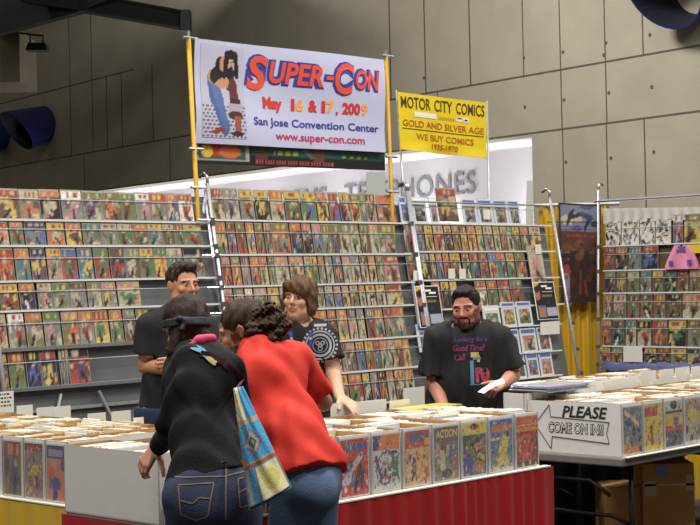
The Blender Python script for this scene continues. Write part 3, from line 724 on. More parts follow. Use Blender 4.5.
# second banner
TL, TR, BR, BL = rkpt(194, 130, .03), rkpt(385.5, 145, .03), rkpt(385.5, 170.5, .03), rkpt(196, 163.5, .03)
b2 = bilinear(TL, TR, BR, BL, 0, lambda s, t: .006 * math.sin(s * 11))
p = Paint(150, 22, (24, 24, 28))
p.rect(0, .1, .28, .75, (150, 160, 156)).rect(.02, .15, .26, .60, (60, 84, 70)).ell(.10, .45, .06, .2, 'r').ell(.18, .4, .06, .2, 'o').ell(.06, .4, .03, .2, 'y')
p.rect(.30, .34, 1, .66, (26, 74, 66)).ell(.35, .42, .035, .3, (84, 52, 46)).ell(.65, .40, .03, .32, (92, 58, 48)).line(.57, .62, .62, .3, .012, (90, 86, 84))
r9 = np.random.RandomState(4)
for x in np.arange(.42, .55, .008): p.rect(x, .40, x + .004, .5, (150, 150, 70))
for x in np.arange(.77, .9, .008): p.rect(x, .38, x + .004, .48, (150, 150, 70))
p.rect(.32, .06, .72, .22, (170, 74, 70))
for x in np.arange(.33, .71, .012): p.rect(x, .09, x + .006, .19, (60, 20, 24))
m = MB(); m.grid(lambda s, t: b2(s, t), 150, 22, 1, p.col); m.grid(lambda s, t: b2(s, t, -.004), 20, 2, 0, flip=True)
tag(build(m, 'banner', [M_black, M_poster]), 'dark banner with a food photo, hanging just below the pale SUPER-CON banner', 'banner')
# yellow poles
for (xa, ya), (xb, yb), lab in (((188.5, 38), (196.5, 192), 'yellow pole at the left end of the large pale banner'), ((386, 56), (391.5, 196), 'yellow pole between the large pale banner and the yellow sign')):
    a, b = rkpt(xa, ya, .05), rkpt(xb, yb, .05); d = (b - a); foot = a + d * ((a[2] - .0) / (a[2] - b[2]))
    root = thing('banner_pole', lab, 'pole', foot)
    m = MB(); m.tube([a, foot], .018, 10); build(m, 'pole', M_pole, root, smooth=True)
    for k in (.0, .72, .97): q = a + d * k + np.array([0, -.01, .0]); m = MB(); m.tube([q - U * .05, q + U * .09], .012, 6); build(m, 'clip', M_chrome, root)
    m = MB(); m.tube([a, a + np.array([0, 0, .05])], .012, 6); build(m, 'pole_tip', M_chrome, root)
# yellow sign
M_ysign = mat('yellow_vinyl', (232, 204, 30), .5, noise=.08, scale=4)
M_ydark = mat('sign_dark_letters', (72, 56, 30), .6); M_ybr = mat('sign_brown_letters', (176, 96, 34), .6)
TL, TR, BR, BL = rkpt(396.5, 92, .05), rkpt(487, 102.5, .05), rkpt(486.5, 158.5, .05), rkpt(399.5, 149.5, .05)
ys = bilinear(TL, TR, BR, BL, 0, lambda s, t: .012 * math.sin(s * 5 + 1) + .02 * math.sin(s * 9) * (t < .15) * (.15 - t) * 5)
m = MB(); m.grid(lambda s, t: ys(s, t), 32, 20); m.grid(lambda s, t: ys(s, t, -.004), 32, 20, flip=True)
sg = build(m, 'banner', M_ysign, smooth=True); tag(sg, 'yellow sign reading MOTOR CITY COMICS above the third rack', 'banner')
for wd_, a, b, y0, y1, mt in (('MOTOR', .03, .365, .735, .94, M_ydark), ('CITY', .41, .62, .735, .94, M_ydark), ('COMICS', .665, .975, .735, .94, M_ydark),
                              ('GOLD AND SILVER AGE', .04, .97, .42, .535, M_ybr), ('WE BUY COMICS', .19, .86, .205, .315, M_ybr), ('1935-1970', .37, .68, .06, .16, M_ybr), ('Wallpaper', .455, .65, .585, .66, mat('sign_faint_letters', (188, 160, 40), .6))):
    if wd_ == 'Wallpaper':
        m = MB()
        for x in np.arange(.46, .645, .021): m.add([ys(x, .60, .004), ys(x + .012, .60, .004), ys(x + .014, .655, .004), ys(x + .002, .655, .004)], [(0, 1, 2, 3)])
    else:
        for tv in fit_words(wd_, a, b, y0, y1, offset=.012): m = MB(); map_flat(m, tv, lambda x, y: ys(x, y, .004)); build(m, 'lettering', mt, sg)
        continue
    build(m, 'lettering', mt, sg)
m = MB(); m.grid(lambda s, t: ys(.03 + .94 * s, .375 + .012 * t, .004), 30, 1); build(m, 'underline', M_ydark, sg)
m = MB(); m.grid(lambda s, t: ys(.17 + .26 * s, .60 + .09 * t, .004), 10, 2); build(m, 'blank_patch', M_paper, sg)
m = MB(); m.grid(lambda s, t: ys(.665 + .065 * s, .605 + .07 * t, .004), 4, 2); m.grid(lambda s, t: ys(.745 + .06 * s, .60 + .08 * t, .004), 4, 2)
build(m, 'emblem', M_paper, sg)
m = MB(); m.grid(lambda s, t: ys(.675 + .05 * s, .65 + .02 * t, .007), 4, 2); m.grid(lambda s, t: ys(.755 + .035 * s, .625 + .03 * t, .007), 4, 2); build(m, 'emblem_mark', M_bnavy, sg)
for (xa, ya), (xb, yb), lab in (((396.2, 90), (404, 200), 'thin grey pole holding the left edge of the yellow sign'), ((487, 101), (489, 200), 'thin grey pole holding the right edge of the yellow sign')):
    a, b = rkpt(xa, ya, .0), rkpt(xb, yb, .0); d = (b - a); foot = a + d * (a[2] / (a[2] - b[2]))
    m = MB(); m.tube([a, foot], .009, 8); tag(build(m, 'sign_pole', M_steel, smooth=True), lab, 'pole')

# ------------------------------------------------------------------ tables
TZ = .755
def skirt(a, b, z0, z1, name, material, parent, seed, out):
    a, b, out = map(np.asarray, (a, b, out)); L = np.linalg.norm(b - a); n = int(L * 60); r = np.random.RandomState(seed)
    ph = np.cumsum(np.interp(np.arange(n + 1), np.arange(0, n + 8, 7), r.uniform(.1, 1.1, len(np.arange(0, n + 8, 7))))); am = np.interp(np.arange(n + 1), np.arange(0, n + 12, 11), r.uniform(.1, 1.6, len(np.arange(0, n + 12, 11))))
    m = MB(); m.grid(lambda s, t: a + (b - a) * s + np.array([0, 0, z0 + (z1 - z0) * t]) + out * (.012 + .024 * am[int(round(s * n))] * (math.sin(ph[int(round(s * n))] * 1.4) * (1 - .75 * t) + .3) * (1 - .4 * t)), n, 8)
    return build(m, name, material, parent, smooth=True)
def table(name, label, u0, u1, v0, v1, zt, sides=(), m_sk=None, skirt_z=None):
    root = thing(name, label, 'table', B((u0 + u1) / 2, (v0 + v1) / 2), TH, 'dealer tables')
    m = MB(); m.box(B(u0, v0, zt - .045), U * (u1 - u0), V * (v1 - v0), (0, 0, .045)); build(m, 'tabletop', M_tabletop, root, bevel=.008)
    for k, (a, b) in enumerate(((u0 + .2, v0 + .08), (u1 - .2, v0 + .08), (u0 + .2, v1 - .08), (u1 - .2, v1 - .08))):
        m = MB(); m.tube([B(a, b, zt - .045), B(a, b, 0)], .014, 8); build(m, 'leg', M_dark, root, smooth=True)
    for u in (u0 + .2, u1 - .2):
        m = MB(); m.tube([B(u, v0 + .08, .38), B(u, v0 + .2, .42), B(u, v1 - .2, .42), B(u, v1 - .08, .38)], .011, 8); build(m, 'crossbar', M_dark, root, smooth=True)
    for k, (a, b, out) in enumerate(sides):
        skirt(a, b, .01, zt - .004, 'table_skirt', m_sk, root, 5 + k, out)
    return root
e = .02
table('folding_table', 'long folding table with a red satin skirt, in front of the two customers', 0, 2.36, 0, .76, TZ,
      [(B(-.01, .76), B(-.01, -.01), -U), (B(-.01, -.01), B(2.37, -.01), -V), (B(2.37, -.01), B(2.37, .76), U)], M_red)
table('folding_table', 'folding table with a yellow pleated skirt at the lower left', .10, .88, .86, 3.2, TZ,
      [(B(.09, 3.2), B(.09, .86), -U)], M_yellow)
root = table('folding_table', 'bare grey folding table under the PLEASE COME ON IN box', 2.80, 5.24, -.14, .62, TZ)
table('folding_table', 'bare grey folding table at the back right, behind the PLEASE box table', 3.46, 5.9, .66, 1.42, TZ)
m = MB(); m.tube([B(2.86, -.02, .55), B(2.86, .1, .62), B(2.86, .35, .62), B(2.86, .5, .5)], .012, 8); build(m, 'folding_brace', M_dark, root, smooth=True)

# ------------------------------------------------------------------ comic boxes
def long_box(o, along, across, L, w, h, name='comic_box', seed=0, rim=.0):
    """open cardboard box; o = outer corner, along = length direction, across = width direction"""
    o = np.asarray(o); m = MB(); t = .005; Z = np.array([0, 0, 1.0])
    m.box(o, along * L, across * w, Z * .006, 0)
    for a, b, c in ((o, along * L, across * t), (o + across * (w - t), along * L, across * t), (o, along * t, across * w), (o + along * (L - t), along * t, across * w)):
        m.box(a, b, c, Z * h, 0)
    i0 = o + along * t + across * t; e_ = .0012
    # kraft lining and raw top edges
    for a, b in ((i0, along * (L - 2 * t)), (i0 + across * (w - 2 * t - e_), along * (L - 2 * t))): m.box(a + Z * .01, b, across * e_, Z * (h - .009), 1)
    m.box(i0 + Z * .01, along * e_, across * (w - 2 * t), Z * (h - .009), 1); m.box(i0 + along * (L - 2 * t - e_) + Z * .01, along * e_, across * (w - 2 * t), Z * (h - .009), 1)
    m.box(o + Z * h, along * L, across * t, Z * .0012, 1); m.box(o + across * (w - t) + Z * h, along * L, across * t, Z * .0012, 1)
    return m
def contents(o, along, across, L, w, h, seed):
    r = np.random.RandomState(seed); m = MB(); Z = np.array([0, 0, 1.0]); x = .02; hh = h
    while x < L - .03:
        d = r.uniform(.006, .014)
        if r.rand() < .12: hh = h + r.uniform(-.016, .022)
        hz = hh + r.uniform(-.004, .004)
        m.box(o + along * x + across * (.010 + r.uniform(0, .006)) + Z * .008, along * d, across * (w - .03), Z * hz, 0 if r.rand() < (.35 if 300 <= seed < 400 else .72) else (1 if r.rand() < (.9 if 300 <= seed < 400 else .5) else 2))
        x += d + r.uniform(.001, .004)
    return m
M_ctop = [M_paper, mat('cream_board', (206, 190, 156), .6), mat('pale_blue_bag_edge', (190, 200, 214), .3)]
BH = .275; LB = .66
def fill(o, along, across, L, w, h, lab_box, lab_fill, grp, seed, hc=.259):
    tag(build(long_box(o, along, across, L, w, h), 'comic_box', [M_white, M_kraft]), lab_box, 'box', grp)
    tag(build(contents(o, along, across, L, w, hc, seed), 'packed_comics', M_ctop), lab_fill, 'comic books', None, 'stuff')
def big_cover(o, across, w, h, nn, painter, title, lab, grp, name='bagged_comic', tcol=None, tbox=(.1, .9, .83, .95), hz=.0):
    """bagged comic standing against the outer end of a box: o = lower left corner"""
    Z = np.array([0, 0, 1.0]); m = MB(); o = np.asarray(o) + nn * .004
    m.box(o, across * w, -nn * .003, Z * h, 0)
    e1 = .004
    m.grid(lambda s, t: o + nn * .001 + across * (e1 + (w - 2 * e1) * s) + Z * (.006 + (h - .014) * t), painter.nx, painter.ny, 1, painter.col)
    ob = build(m, name, [M_edgew, M_print]); tag(ob, lab, 'comic book', grp)
    m = MB(); m.grid(lambda s, t: o + nn * (.004 + .002 * math.sin(s * 6 + t * 9)) + across * w * s + Z * h * t, 10, 14); build(m, 'plastic_sleeve', M_sleeve, ob, smooth=True)
    if title:
        tv = text_fit(title, *tbox, offset=.02); m = MB(); map_flat(m, tv, lambda a, b: o + nn * .002 + across * (e1 + (w - 2 * e1) * a) + Z * (.006 + (h - .014) * b)); build(m, 'title_lettering', tcol, ob)
    return ob
def blobs(p, r, n, keys, x=(.05, .95), y=(.03, .75), s=(.03, .14)):
    for _ in range(n): p.ell(r.uniform(*x), r.uniform(*y), r.uniform(*s), r.uniform(s[0] * .7, s[1] * .7), keys[r.randint(len(keys))], r.uniform(0, 3))
    return p
NX, NY = 42, 62
def covers():
    r = np.random.RandomState(21); C = []
    bl = (190, 200, 216)
    p = Paint(NX, NY, (196, 44, 40)); p.line(.2, .35, .75, .70, .06, bl); blobs(p, r, 12, [bl, 'n', (96, 116, 160), 'k'], (.15, .85), (.15, .6), (.04, .12)); p.line(.7, .5, .5, .1, .07, 'k').line(.3, .3, .1, .25, .07, bl).rect(.1, .80, .95, .93, (70, 90, 160)).ell(.16, .12, .06, .05, 'w').ell(.12, .65, .07, .05, 'c'); C.append(p)
    p = Paint(NX, NY, (206, 210, 208)); p.rect(0, .74, 1, 1, (226, 130, 60)).rect(0, .74, .22, 1, (60, 60, 130)); p.ell(.45, .4, .36, .30, (80, 80, 110), .3, .78); blobs(p, r, 10, ['g', 'g', (50, 120, 90)], (.6, .95), (.2, .65), (.05, .13)); blobs(p, r, 9, ['n', 'o', 'k', 'p'], (.3, .65), (.08, .6), (.04, .1)); p.line(.1, .6, .3, .2, .05, 'p').line(.5, .7, .9, .66, .03, 'k'); C.append(p)
    p = Paint(NX, NY, (214, 170, 130)); p.rect(0, .68, 1, 1, (200, 56, 60)).rect(.2, .82, .78, .95, (50, 110, 130)).ell(.5, .38, .42, .30, (220, 190, 130)).ell(.8, .3, .15, .25, (206, 70, 70), 0, .6); blobs(p, r, 10, ['y', 'i', 'o'], (.1, .9), (.05, .62), (.04, .11)); p.line(.38, .42, .36, .25, .08, (60, 70, 130)).line(.36, .25, .28, .1, .03, 'k').line(.4, .25, .46, .1, .03, 'k').ell(.38, .49, .05, .04, 'm').ell(.22, .52, .06, .05, (90, 90, 150)).rect(0, 0, .03, 1, 'y').rect(.8, .72, 1, .84, 'y'); C.append(p)
    p = Paint(NX, NY, (128, 112, 110)); p.rect(0, .72, 1, 1, (110, 92, 118)); blobs(p, r, 16, ['c', (150, 134, 110), 'm', 's'], (.05, .95), (.04, .62), (.05, .14)); p.line(.3, .55, .36, .15, .11, (196, 186, 160)).ell(.33, .62, .08, .06, 'm').line(.7, .5, .78, .28, .07, (196, 90, 60)).line(.7, .58, .66, .4, .06, 'b').ell(.5, .12, .22, .08, (60, 50, 50)); C.append(p)
    p = Paint(NX, NY, (66, 84, 84)); p.rect(0, .78, 1, 1, (222, 206, 60)).ell(.5, .93, .2, .06, 'r').ell(.5, .95, .08, .05, 'k'); blobs(p, r, 12, ['t', 'l', 'k', 'n'], (.05, .95), (.05, .7), (.05, .14)); p.ell(.22, .28, .2, .26, (40, 70, 160)).line(.2, .6, .5, .35, .08, 'l').ell(.7, .55, .24, .07, (200, 130, 90)).ell(.65, .16, .26, .1, (176, 120, 60)).line(.7, .38, .9, .3, .05, 'y'); C.append(p)
    p = Paint(NX, NY, (100, 130, 166)); p.rect(0, .90, 1, 1, 'b').rect(.08, .76, .92, .90, (214, 120, 64)); blobs(p, r, 10, ['n', 'b', 't', 's'], (.05, .95), (.1, .7), (.05, .12)); p.line(.78, .66, .62, .5, .09, (226, 208, 70)).line(.62, .5, .48, .28, .17, (226, 208, 70)).line(.48, .28, .25, .14, .12, (214, 200, 80)).line(.6, .3, .75, .12, .1, (206, 190, 60)).ell(.78, .70, .07, .06, 'k').ell(.2, .16, .1, .07, 'g').rect(0, 0, 1, .06, (200, 200, 196)).rect(.0, .60, .45, .66, 'w'); C.append(p)
    p = Paint(NX, NY, (176, 36, 40)); p.rect(0, .86, 1, 1, (226, 110, 50)).rect(.0, .70, 1, .84, (232, 150, 40)).rect(.0, .78, 1, .80, 'r'); p.ell(.42, .42, .38, .24, (222, 84, 40), 0, .45).ell(.4, .4, .18, .12, (214, 70, 40)); blobs(p, r, 7, ['k', 'm', 'o'], (.55, .95), (.15, .6), (.04, .1)); p.rect(0, 0, 1, .1, 'k'); blobs(p, r, 7, ['g', 'y', 'k'], (.1, .95), (.03, .2), (.03, .08)); C.append(p)
    return C, r
CV, rc = covers()
M_ty = mat('yellow_title_ink', (232, 206, 70), .5); M_tb = mat('pale_blue_title_ink', (196, 208, 230), .5); M_tr = mat('red_title_ink', (190, 40, 40), .5); M_tn = mat('navy_title_ink', (44, 50, 110), .5)
WB = 1.524 / 7 / 1.0
# red table: twelve boxes, their long sides running back; positions along the front edge
us = [.004]
step7 = (2.308 - .871) / 7
edges = [.871 + step7 * k for k in range(8)]
pre = [edges[0] - step7 * k for k in range(1, 5)][::-1]
allu = [u for u in pre if u > -.01] + edges[:-1]
if allu[0] > .05: pass
names_red = ['red comic with pale blue title and grey figures, leftmost clear one above the red skirt',
             'orange and white comic with green and navy figures, second clear one above the red skirt',
             'red bordered comic with a teal title and tan scene, third on the red skirted table',
             'brown and purple comic titled ACTION in yellow on the red skirted table',
             'comic with bright yellow title band over dark teal and blue, red skirted table',
             'blue comic with a large yellow figure, second from right on the red skirted table',
             'red comic with an orange coiled shape, rightmost on the red skirted table']
tit = [None] * 7
wbx = step7 - .012
k_all = 0
u_list = []
u = edges[-2]
us_all = sorted([edges[k] for k in range(7)] + [edges[0] - step7 * k for k in range(1, 5)])
us_all = [u for u in us_all if u >= -.001]
# corner box flush with the table end
ORDB = ORD
for i, u0 in enumerate(us_all):
    w = wbx; o = B(u0, .012, TZ)
    pos = len(us_all) - i
    if i == 0 and u0 > .02:
        w = wbx
    l1 = f"open white comic box, {ORD[pos-1]} from the right along the red skirted table" if pos > 1 else 'open white comic box at the right end of the red skirted table'
    l2 = f"bagged comics packed in the {ORD[pos-1]} box from the right, red skirted table"
    if i == 0: o = B(.0, .15, TZ); w = us_all[1] - .010; fill(o, V, U, .62, w, BH + .005, 'plain white comic box at the red skirted table left corner, its long side showing', 'bagged comics packed in the plain white corner box', 'comic boxes on the red skirted table', 99)
    else: fill(o, V, U, LB + .04, w, BH, l1, l2, 'comic boxes on the red skirted table', 100 + i)
    k7 = i - (len(us_all) - 7)
    nn = -V
    if k7 >= 0:
        big_cover(B(u0 + .006, .012, TZ + .010), U, w - .014, BH - .018, nn, CV[k7].detail(rc).noise(.12, rc), {3: 'ACTION', 0: None}.get(k7), names_red[k7], 'comics facing the customers on the red table',
                  tcol=M_ty, tbox=(.08, .95, .80, .95))
    else:
        p = small_cover(*['nks', 'gym', 'bro', 'mcs'][i % 4], 900 + i, 20, 30)
        big_cover(B(u0 + .006, .012, TZ + .010), U, w - .014, BH - .022, nn, p, None, f"comic on the red skirted table, mostly hidden behind the customers, {ORD[pos-1]} from the right", 'comics facing the customers on the red table')
m = MB(); m.box(B(us_all[0] - .0, -.028, TZ), U * (2.34 - us_all[0]), V * .04, (0, 0, .006)); tag(build(m, 'display_ledge', M_paper), 'thin white ledge under the front comics of the red skirted table', 'ledge')
print('red boxes', us_all)
# yellow table boxes (long sides run right along U, ends face left)
wY = .165
left_cols = [((150, 60, 50), 'l', 'p', 'r'), 0, 0]
pY = []
p = Paint(NX, NY, (150, 120, 120)); blobs(p, rc, 14, ['p', 'y', 'l', 'm', 's'], s=(.06, .16)); p.rect(0, .86, 1, 1, (120, 40, 44)).rect(.1, .89, .9, .95, (190, 90, 70)).ell(.6, .52, .2, .1, 'y').ell(.3, .3, .15, .1, 'l'); pY.append(p)
p = Paint(NX, NY, (190, 120, 90)); blobs(p, rc, 12, ['o', 'b', 'n', 'p', 'i'], s=(.06, .15)); p.rect(0, .76, 1, 1, (84, 60, 120)).rect(.1, .80, .9, .92, (150, 140, 180)).ell(.5, .3, .25, .12, (60, 80, 150)).ell(.3, .5, .15, .12, 'o'); pY.append(p)
for k in range(10):
    v0 = .90 + k * wY
    o = B(.112, v0, TZ)
    tl = ['nearest the red table', 'second away from the red table', 'third away from the red table', 'fourth away from the red table'] + [f"{ORD[q]} away from the red table" for q in range(4, 10)]
    fill(o, U, V, .72, wY - .005, BH, f"open white comic box on the yellow skirted table, {tl[k]}", f"bagged comics packed in the yellow table box {tl[k]}", 'comic boxes on the yellow skirted table', 300 + k)
    if k < 2: pY[k].detail(rc)
    if k == 0: pp, l = pY[1], 'purple titled comic with orange and blue art, beside the plain white corner box'
    elif k == 1: pp, l = pY[0], 'dark red titled comic with yellow and purple art, second from the plain white corner box'
    elif k == 2: pp, l = small_cover('r', 'l', 'p', 55, 20, 30), 'red and olive comic at the left edge above the yellow skirt'
    else: continue
    big_cover(B(.112, v0 + wY - .014, TZ + .01), -V, wY - .024, BH - .022, -U, pp, None, l, 'comics facing out above the yellow skirt')
m = MB(); m.box(B(.075, .88, TZ), V * 1.7, U * .045, (0, 0, .006)); tag(build(m, 'display_ledge', M_paper), 'thin white ledge above the yellow table skirt', 'ledge')
# PLEASE table boxes
M_side = M_white
p4 = []
p = Paint(NX, NY, (110, 130, 150)); p.line(.1, .9, .8, .62, .05, (226, 206, 150)).ell(.3, .68, .2, .1, (50, 80, 140)).rect(0, 0, 1, .14, (210, 120, 60)); blobs(p, rc, 12, ['o', 'y', 'n', 'k'], y=(.05, .5), s=(.05, .12)); p4.append(p)
p = Paint(NX, NY, (222, 200, 60)); p.rect(0, .74, .72, .95, (206, 70, 80)); blobs(p, rc, 8, ['m', 'l', 'o', 'r'], y=(.1, .6), s=(.04, .11)); p.ell(.7, .25, .14, .12, 'c').line(.35, .5, .4, .15, .06, (120, 70, 60)); p4.append(p)
p = Paint(NX, NY, (70, 76, 110)); p.rect(0, .80, 1, 1, (206, 206, 200)).ell(.5, .92, .2, .1, 'k').rect(0, .46, 1, .74, (222, 186, 60)).ell(.62, .56, .16, .1, 'b').rect(0, .34, 1, .46, (200, 80, 50)); blobs(p, rc, 9, ['s', 'n', 'k'], y=(.02, .3), s=(.05, .11)); p4.append(p)
p = Paint(NX, NY, (170, 176, 150)); p.ell(.45, .80, .36, .2, (216, 100, 50), 0, .5).ell(.45, .62, .3, .16, (226, 196, 70)); blobs(p, rc, 10, ['n', 'k', 'c', 'l'], y=(.02, .4), s=(.05, .11)); p.rect(0, 0, 1, .06, 'w'); p4.append(p)
l4 = ['comic with a pale diagonal figure on blue over orange, beside the PLEASE box lettering', 'yellow comic with a pink red title, second on the grey table', 'navy comic with a yellow and red middle band, third on the grey table', 'comic with an orange ringed yellow figure, fourth on the grey table at the edge']
LP2 = .60; wP = .2
for k in range(11):
    u0 = 2.824 + k * wP
    o = B(u0, -.125, TZ)
    l1 = 'white comic box hand lettered PLEASE COME ON IN with an arrow' if k == 0 else f"open white comic box, {ORD[k]} from the left in the PLEASE box row"
    ob = tag(build(long_box(o, V, U, LP2, wP - .008, BH), 'comic_box', [M_white, M_kraft]), l1, 'box', 'comic boxes on the bare grey table')
    tag(build(contents(o, V, U, LP2, wP - .008, .259, 500 + k), 'packed_comics', M_ctop), f"bagged comics packed in the {ORD[k]} box of the PLEASE box row", 'comic books', None, 'stuff')
    if k < 5:
        pp = p4[k].detail(rc).noise(.1, rc) if k < 4 else small_cover('b', 'w', 'r', 60, 20, 30)
        big_cover(B(u0 + .006, -.125, TZ + .01), U, wP - .022, BH - .022, -V, pp, None, (l4 + ['comic just past the right edge of the picture on the grey table'])[k], 'comics facing out on the bare grey table')
    if k == 0:
        sd = lambda a, b, d=0.0: o + V * LP2 * (1 - a) + np.array([0, 0, BH * b]) - U * (.0015 + d)
        m = MB(); map_flat(m, text_fit('PLEASE', .38, .86, .70, .93, offset=.03, shear=.25), lambda a, b: sd(a, b)); build(m, 'lettering', M_ink, ob)
        for tv in fit_words('COME ON IN!!', .225, .82, .39, .61, offset=.06, shear=.1): m = MB(); map_flat(m, tv, lambda a, b: sd(a, b)); build(m, 'lettering', M_ink, ob)
        for tv in fit_words('COME ON IN!!', .229, .816, .41, .59, offset=-.004, shear=.1): m = MB(); map_flat(m, tv, lambda a, b: sd(a, b, .0008)); build(m, 'lettering_fill', M_white, ob)
        m = MB()
        pts = [(.085, .54), (.245, .93), (.255, .70), (.875, .65), (.845, .45), (.87, .25), (.27, .32), (.255, .08), (.085, .54)]
        for (a, b), (c, d) in zip(pts, pts[1:]):
            A_, B_ = sd(a, b), sd(c, d); m.tube([A_, B_], .0022, 5)
        build(m, 'arrow_outline', M_ink, ob)
m = MB(); m.box(B(2.824, -.16, TZ), U * 2.3, V * .045, (0, 0, .005)); tag(build(m, 'display_ledge', M_paper), 'thin white ledge under the front comics of the bare grey table', 'ledge')
# box lying crosswise behind the PLEASE box, with a pile of bagged comics on it
tag(build(long_box(B(2.80, .478, TZ), U, V, .68, .14, BH + .035), 'comic_box', [M_white, M_kraft]), 'plain white box set crosswise behind the PLEASE box', 'box')
M_bagblue = mat('bluish_plastic_bags', (176, 178, 200), .3, coat=.4, noise=.2, scale=8)
root = thing('comic_pile', 'flat pile of bagged comics in bluish plastic behind the PLEASE box', 'comic books', B(3.1, .50, TZ + BH + .037), TH)
for k in range(5):
    m = MB(); r = random.Random(k); du, dv = r.uniform(-.015, .015), r.uniform(-.015, .015)
    m.box(B(2.86 + du, .36 + dv, TZ + BH + .038 + k * .0075), U * .40, V * .25, (0, 0, .007)); build(m, 'bagged_layer', M_bagblue, root, bevel=.003)
# back right boxes
for k in range(9):
    u0 = 3.50 + k * wP
    fill(B(u0, .69, TZ), V, U, .66, wP - .008, BH - .0, f"open white comic box, {ORD[k]} from the left on the back right table", f"bagged comics packed in the {ORD[k]} box of the back right table", 'comic boxes on the back right table', 700 + k)
# divider cards sticking up among the comics
def card(pos, along, w, h, lab, seed, grp=None, name='divider_card', marks=0, z0=None):
    pos = np.asarray(pos, float); th_ = .003; nn = np.cross(along, (0, 0, 1.0)); m = MB(); m.box(pos - nn * th_, along * w, nn * th_, (0, 0, h), 0)
    if marks:
        r = random.Random(seed)
        s_ = 1 if nn[1] < 0 else -1
        f0 = nn * .0006 if s_ > 0 else -nn * (th_ + .0006)
        for k in range(marks):
            x = .1
            while x < .85:
                ww = r.uniform(.05, .14)
                if x + ww < .92: m.add([pos + f0 + along * w * x + np.array([0, 0, h * (.84 - k * .18)]), pos + f0 + along * w * (x + ww) + np.array([0, 0, h * (.84 - k * .18)]), pos + f0 + along * w * (x + ww) + np.array([0, 0, h * (.92 - k * .18)]), pos + f0 + along * w * x + np.array([0, 0, h * (.92 - k * .18)])], [(0, 1, 2, 3)], 1)
                x += ww + .05
    ob = build(m, name, [M_paper, M_ink]); tag(ob, lab, 'card', grp); return ob
def card_px(x0, x1, yt, yb, lab, seed, along=U, z0=1.0, grp='divider cards', **k):
    p = at_z(x0, yb, z0); px_per = abs(proj(p + along * .1)[0] - proj(p)[0]) / .1
    w = (x1 - x0) / px_per; h = (yb - yt) / (F / p[1])
    return card(p, along, w, h, lab, seed, grp, **k)
cards = [(17, 33, 406, 416, 'white divider card right of the large lettered card, yellow skirted table'), (37, 54, 408, 418, 'white divider card second right of the large lettered card'), (54, 71, 407, 420, 'white divider card, tallest in the middle left of the yellow skirted table'),
         (88, 106, 414, 422, 'low white divider card near the middle of the yellow skirted table'), (112, 131, 412, 425, 'white divider card left of the woman sleeve on the yellow skirted table'), (134, 144, 418, 430, 'white divider card touching the woman sleeve')]
for k, (x0, x1, a, b, l) in enumerate(cards): card_px(x0, x1, a, b + 3, l, k, z0=.99)
card_px(-6, 14, 392.5, 414, 'large white card with black lettering at the left edge of the yellow skirted table', 40, z0=.99, grp=None, name='price_sign', marks=4)
cards = [(331, 357, 404, 416, 'long white divider card beside the teenager hand'), (357, 387, 402, 415, 'long white divider card in the middle of the red skirted table back row'), (390, 410, 401, 412, 'white divider card left of the tall blank sign, red skirted table'),
         (66, 96, 437, 446, 'white divider card standing in the plain white corner box')]
for k, (x0, x1, a, b, l) in enumerate(cards[:3]): card_px(x0, x1, a, b + 3, l, 10 + k, z0=1.0, grp='divider cards on the red table')
card_px(404, 425, 388.5, 407, 'tall blank white sign with a small red mark, back of red skirted table', 41, z0=1.0, grp=None, name='blank_sign')
m = MB(); a = at_z(412, 411, 1.03); m.box(a, U * .40, V * .16, (0, 0, .006)); tag(build(m, 'yellow_comic', mat('yellow_cover_paper', (220, 204, 90), .4, coat=.4, noise=.2)), 'pale yellow comic lying flat at the back of the red skirted table', 'comic book')
cards = [(545, 565, 385, 397, 'first'), (566, 585, 384, 396, 'second'), (587, 604, 382, 393, 'third'), (605, 638, 380, 390, 'fourth')]
for k, (x0, x1, a, b, l) in enumerate(cards): card_px(x0, x1, a, b + 3, f"white divider card standing above the PLEASE box, {l} from the left", 20 + k, z0=1.01, grp='divider cards on the grey table')
cards = [(641, 656, 372, 384), (660, 674, 370, 383), (676, 690, 368, 381), (692, 706, 367, 380), (628, 640, 374, 384)]
for k, (x0, x1, a, b) in enumerate(cards): card_px(x0, x1, a, b + 4, 'white divider card on the back right table, ' + ['second from left', 'third from left', 'fourth from left', 'rightmost at the edge', 'leftmost'][k], 30 + k, z0=1.0, grp='divider cards on the back right table')
# things under the grey table
def carton(x0, x1, yt, Y, depth, lab, stk=False, rz=0.0):
    a, b = at_y(x0, yt, Y), at_y(x1, yt, Y); w = b[0] - a[0]; ztop = a[2]
    m = MB(); m.box((a[0], Y, 0), (w, 0, 0), (0, depth, 0), (0, 0, ztop)); ob = build(m, 'cardboard_carton', M_brownbox, bevel=.006); tag(ob, lab, 'box')
    if stk:
        m = MB(); m.box((a[0] + .0, Y - .002, ztop - .13), (w, 0, 0), (0, .002, 0), (0, 0, .012)); m.box((a[0] + .01, Y - .002, ztop - .19), (.07, 0, 0), (0, .002, 0), (0, 0, .09)); m.box((a[0] + w - .05, Y - .002, ztop - .16), (.05, 0, 0), (0, .002, 0), (0, 0, .09)); build(m, 'packing_tape', mat('packing_tape', (196, 178, 146), .25, coat=.4), ob)
        m = MB(); c = at_y(662, 470, Y - .004); m.add([c + np.array([-.035, 0, .03]), c + np.array([-.03, 0, -.035]), c + np.array([.03, 0, -.045]), c + np.array([.035, 0, .03])], [(0, 1, 2, 3)]); build(m, 'blue_sticker', mat('blue_sticker', (120, 140, 190), .5), ob)
    return ob
carton(642, 694, 464, 8.95, .4, 'brown cardboard carton with tape and a blue sticker under the grey table', True)
carton(604, 641, 488, 9.0, .35, 'darker brown carton in shade left of the taped carton')
m = MB(); r = np.random.RandomState(1)
m.grid(lambda s, t: B(6.1 + 1.4 * s, 1.5, 0) + np.array([0, 0, .70 * t]) - V * .02 * math.sin(s * 90), 160, 2)
tag(build(m, 'table_drape', M_yellow, smooth=True), 'yellow pleated drape low behind the cartons at the right edge', 'curtain')
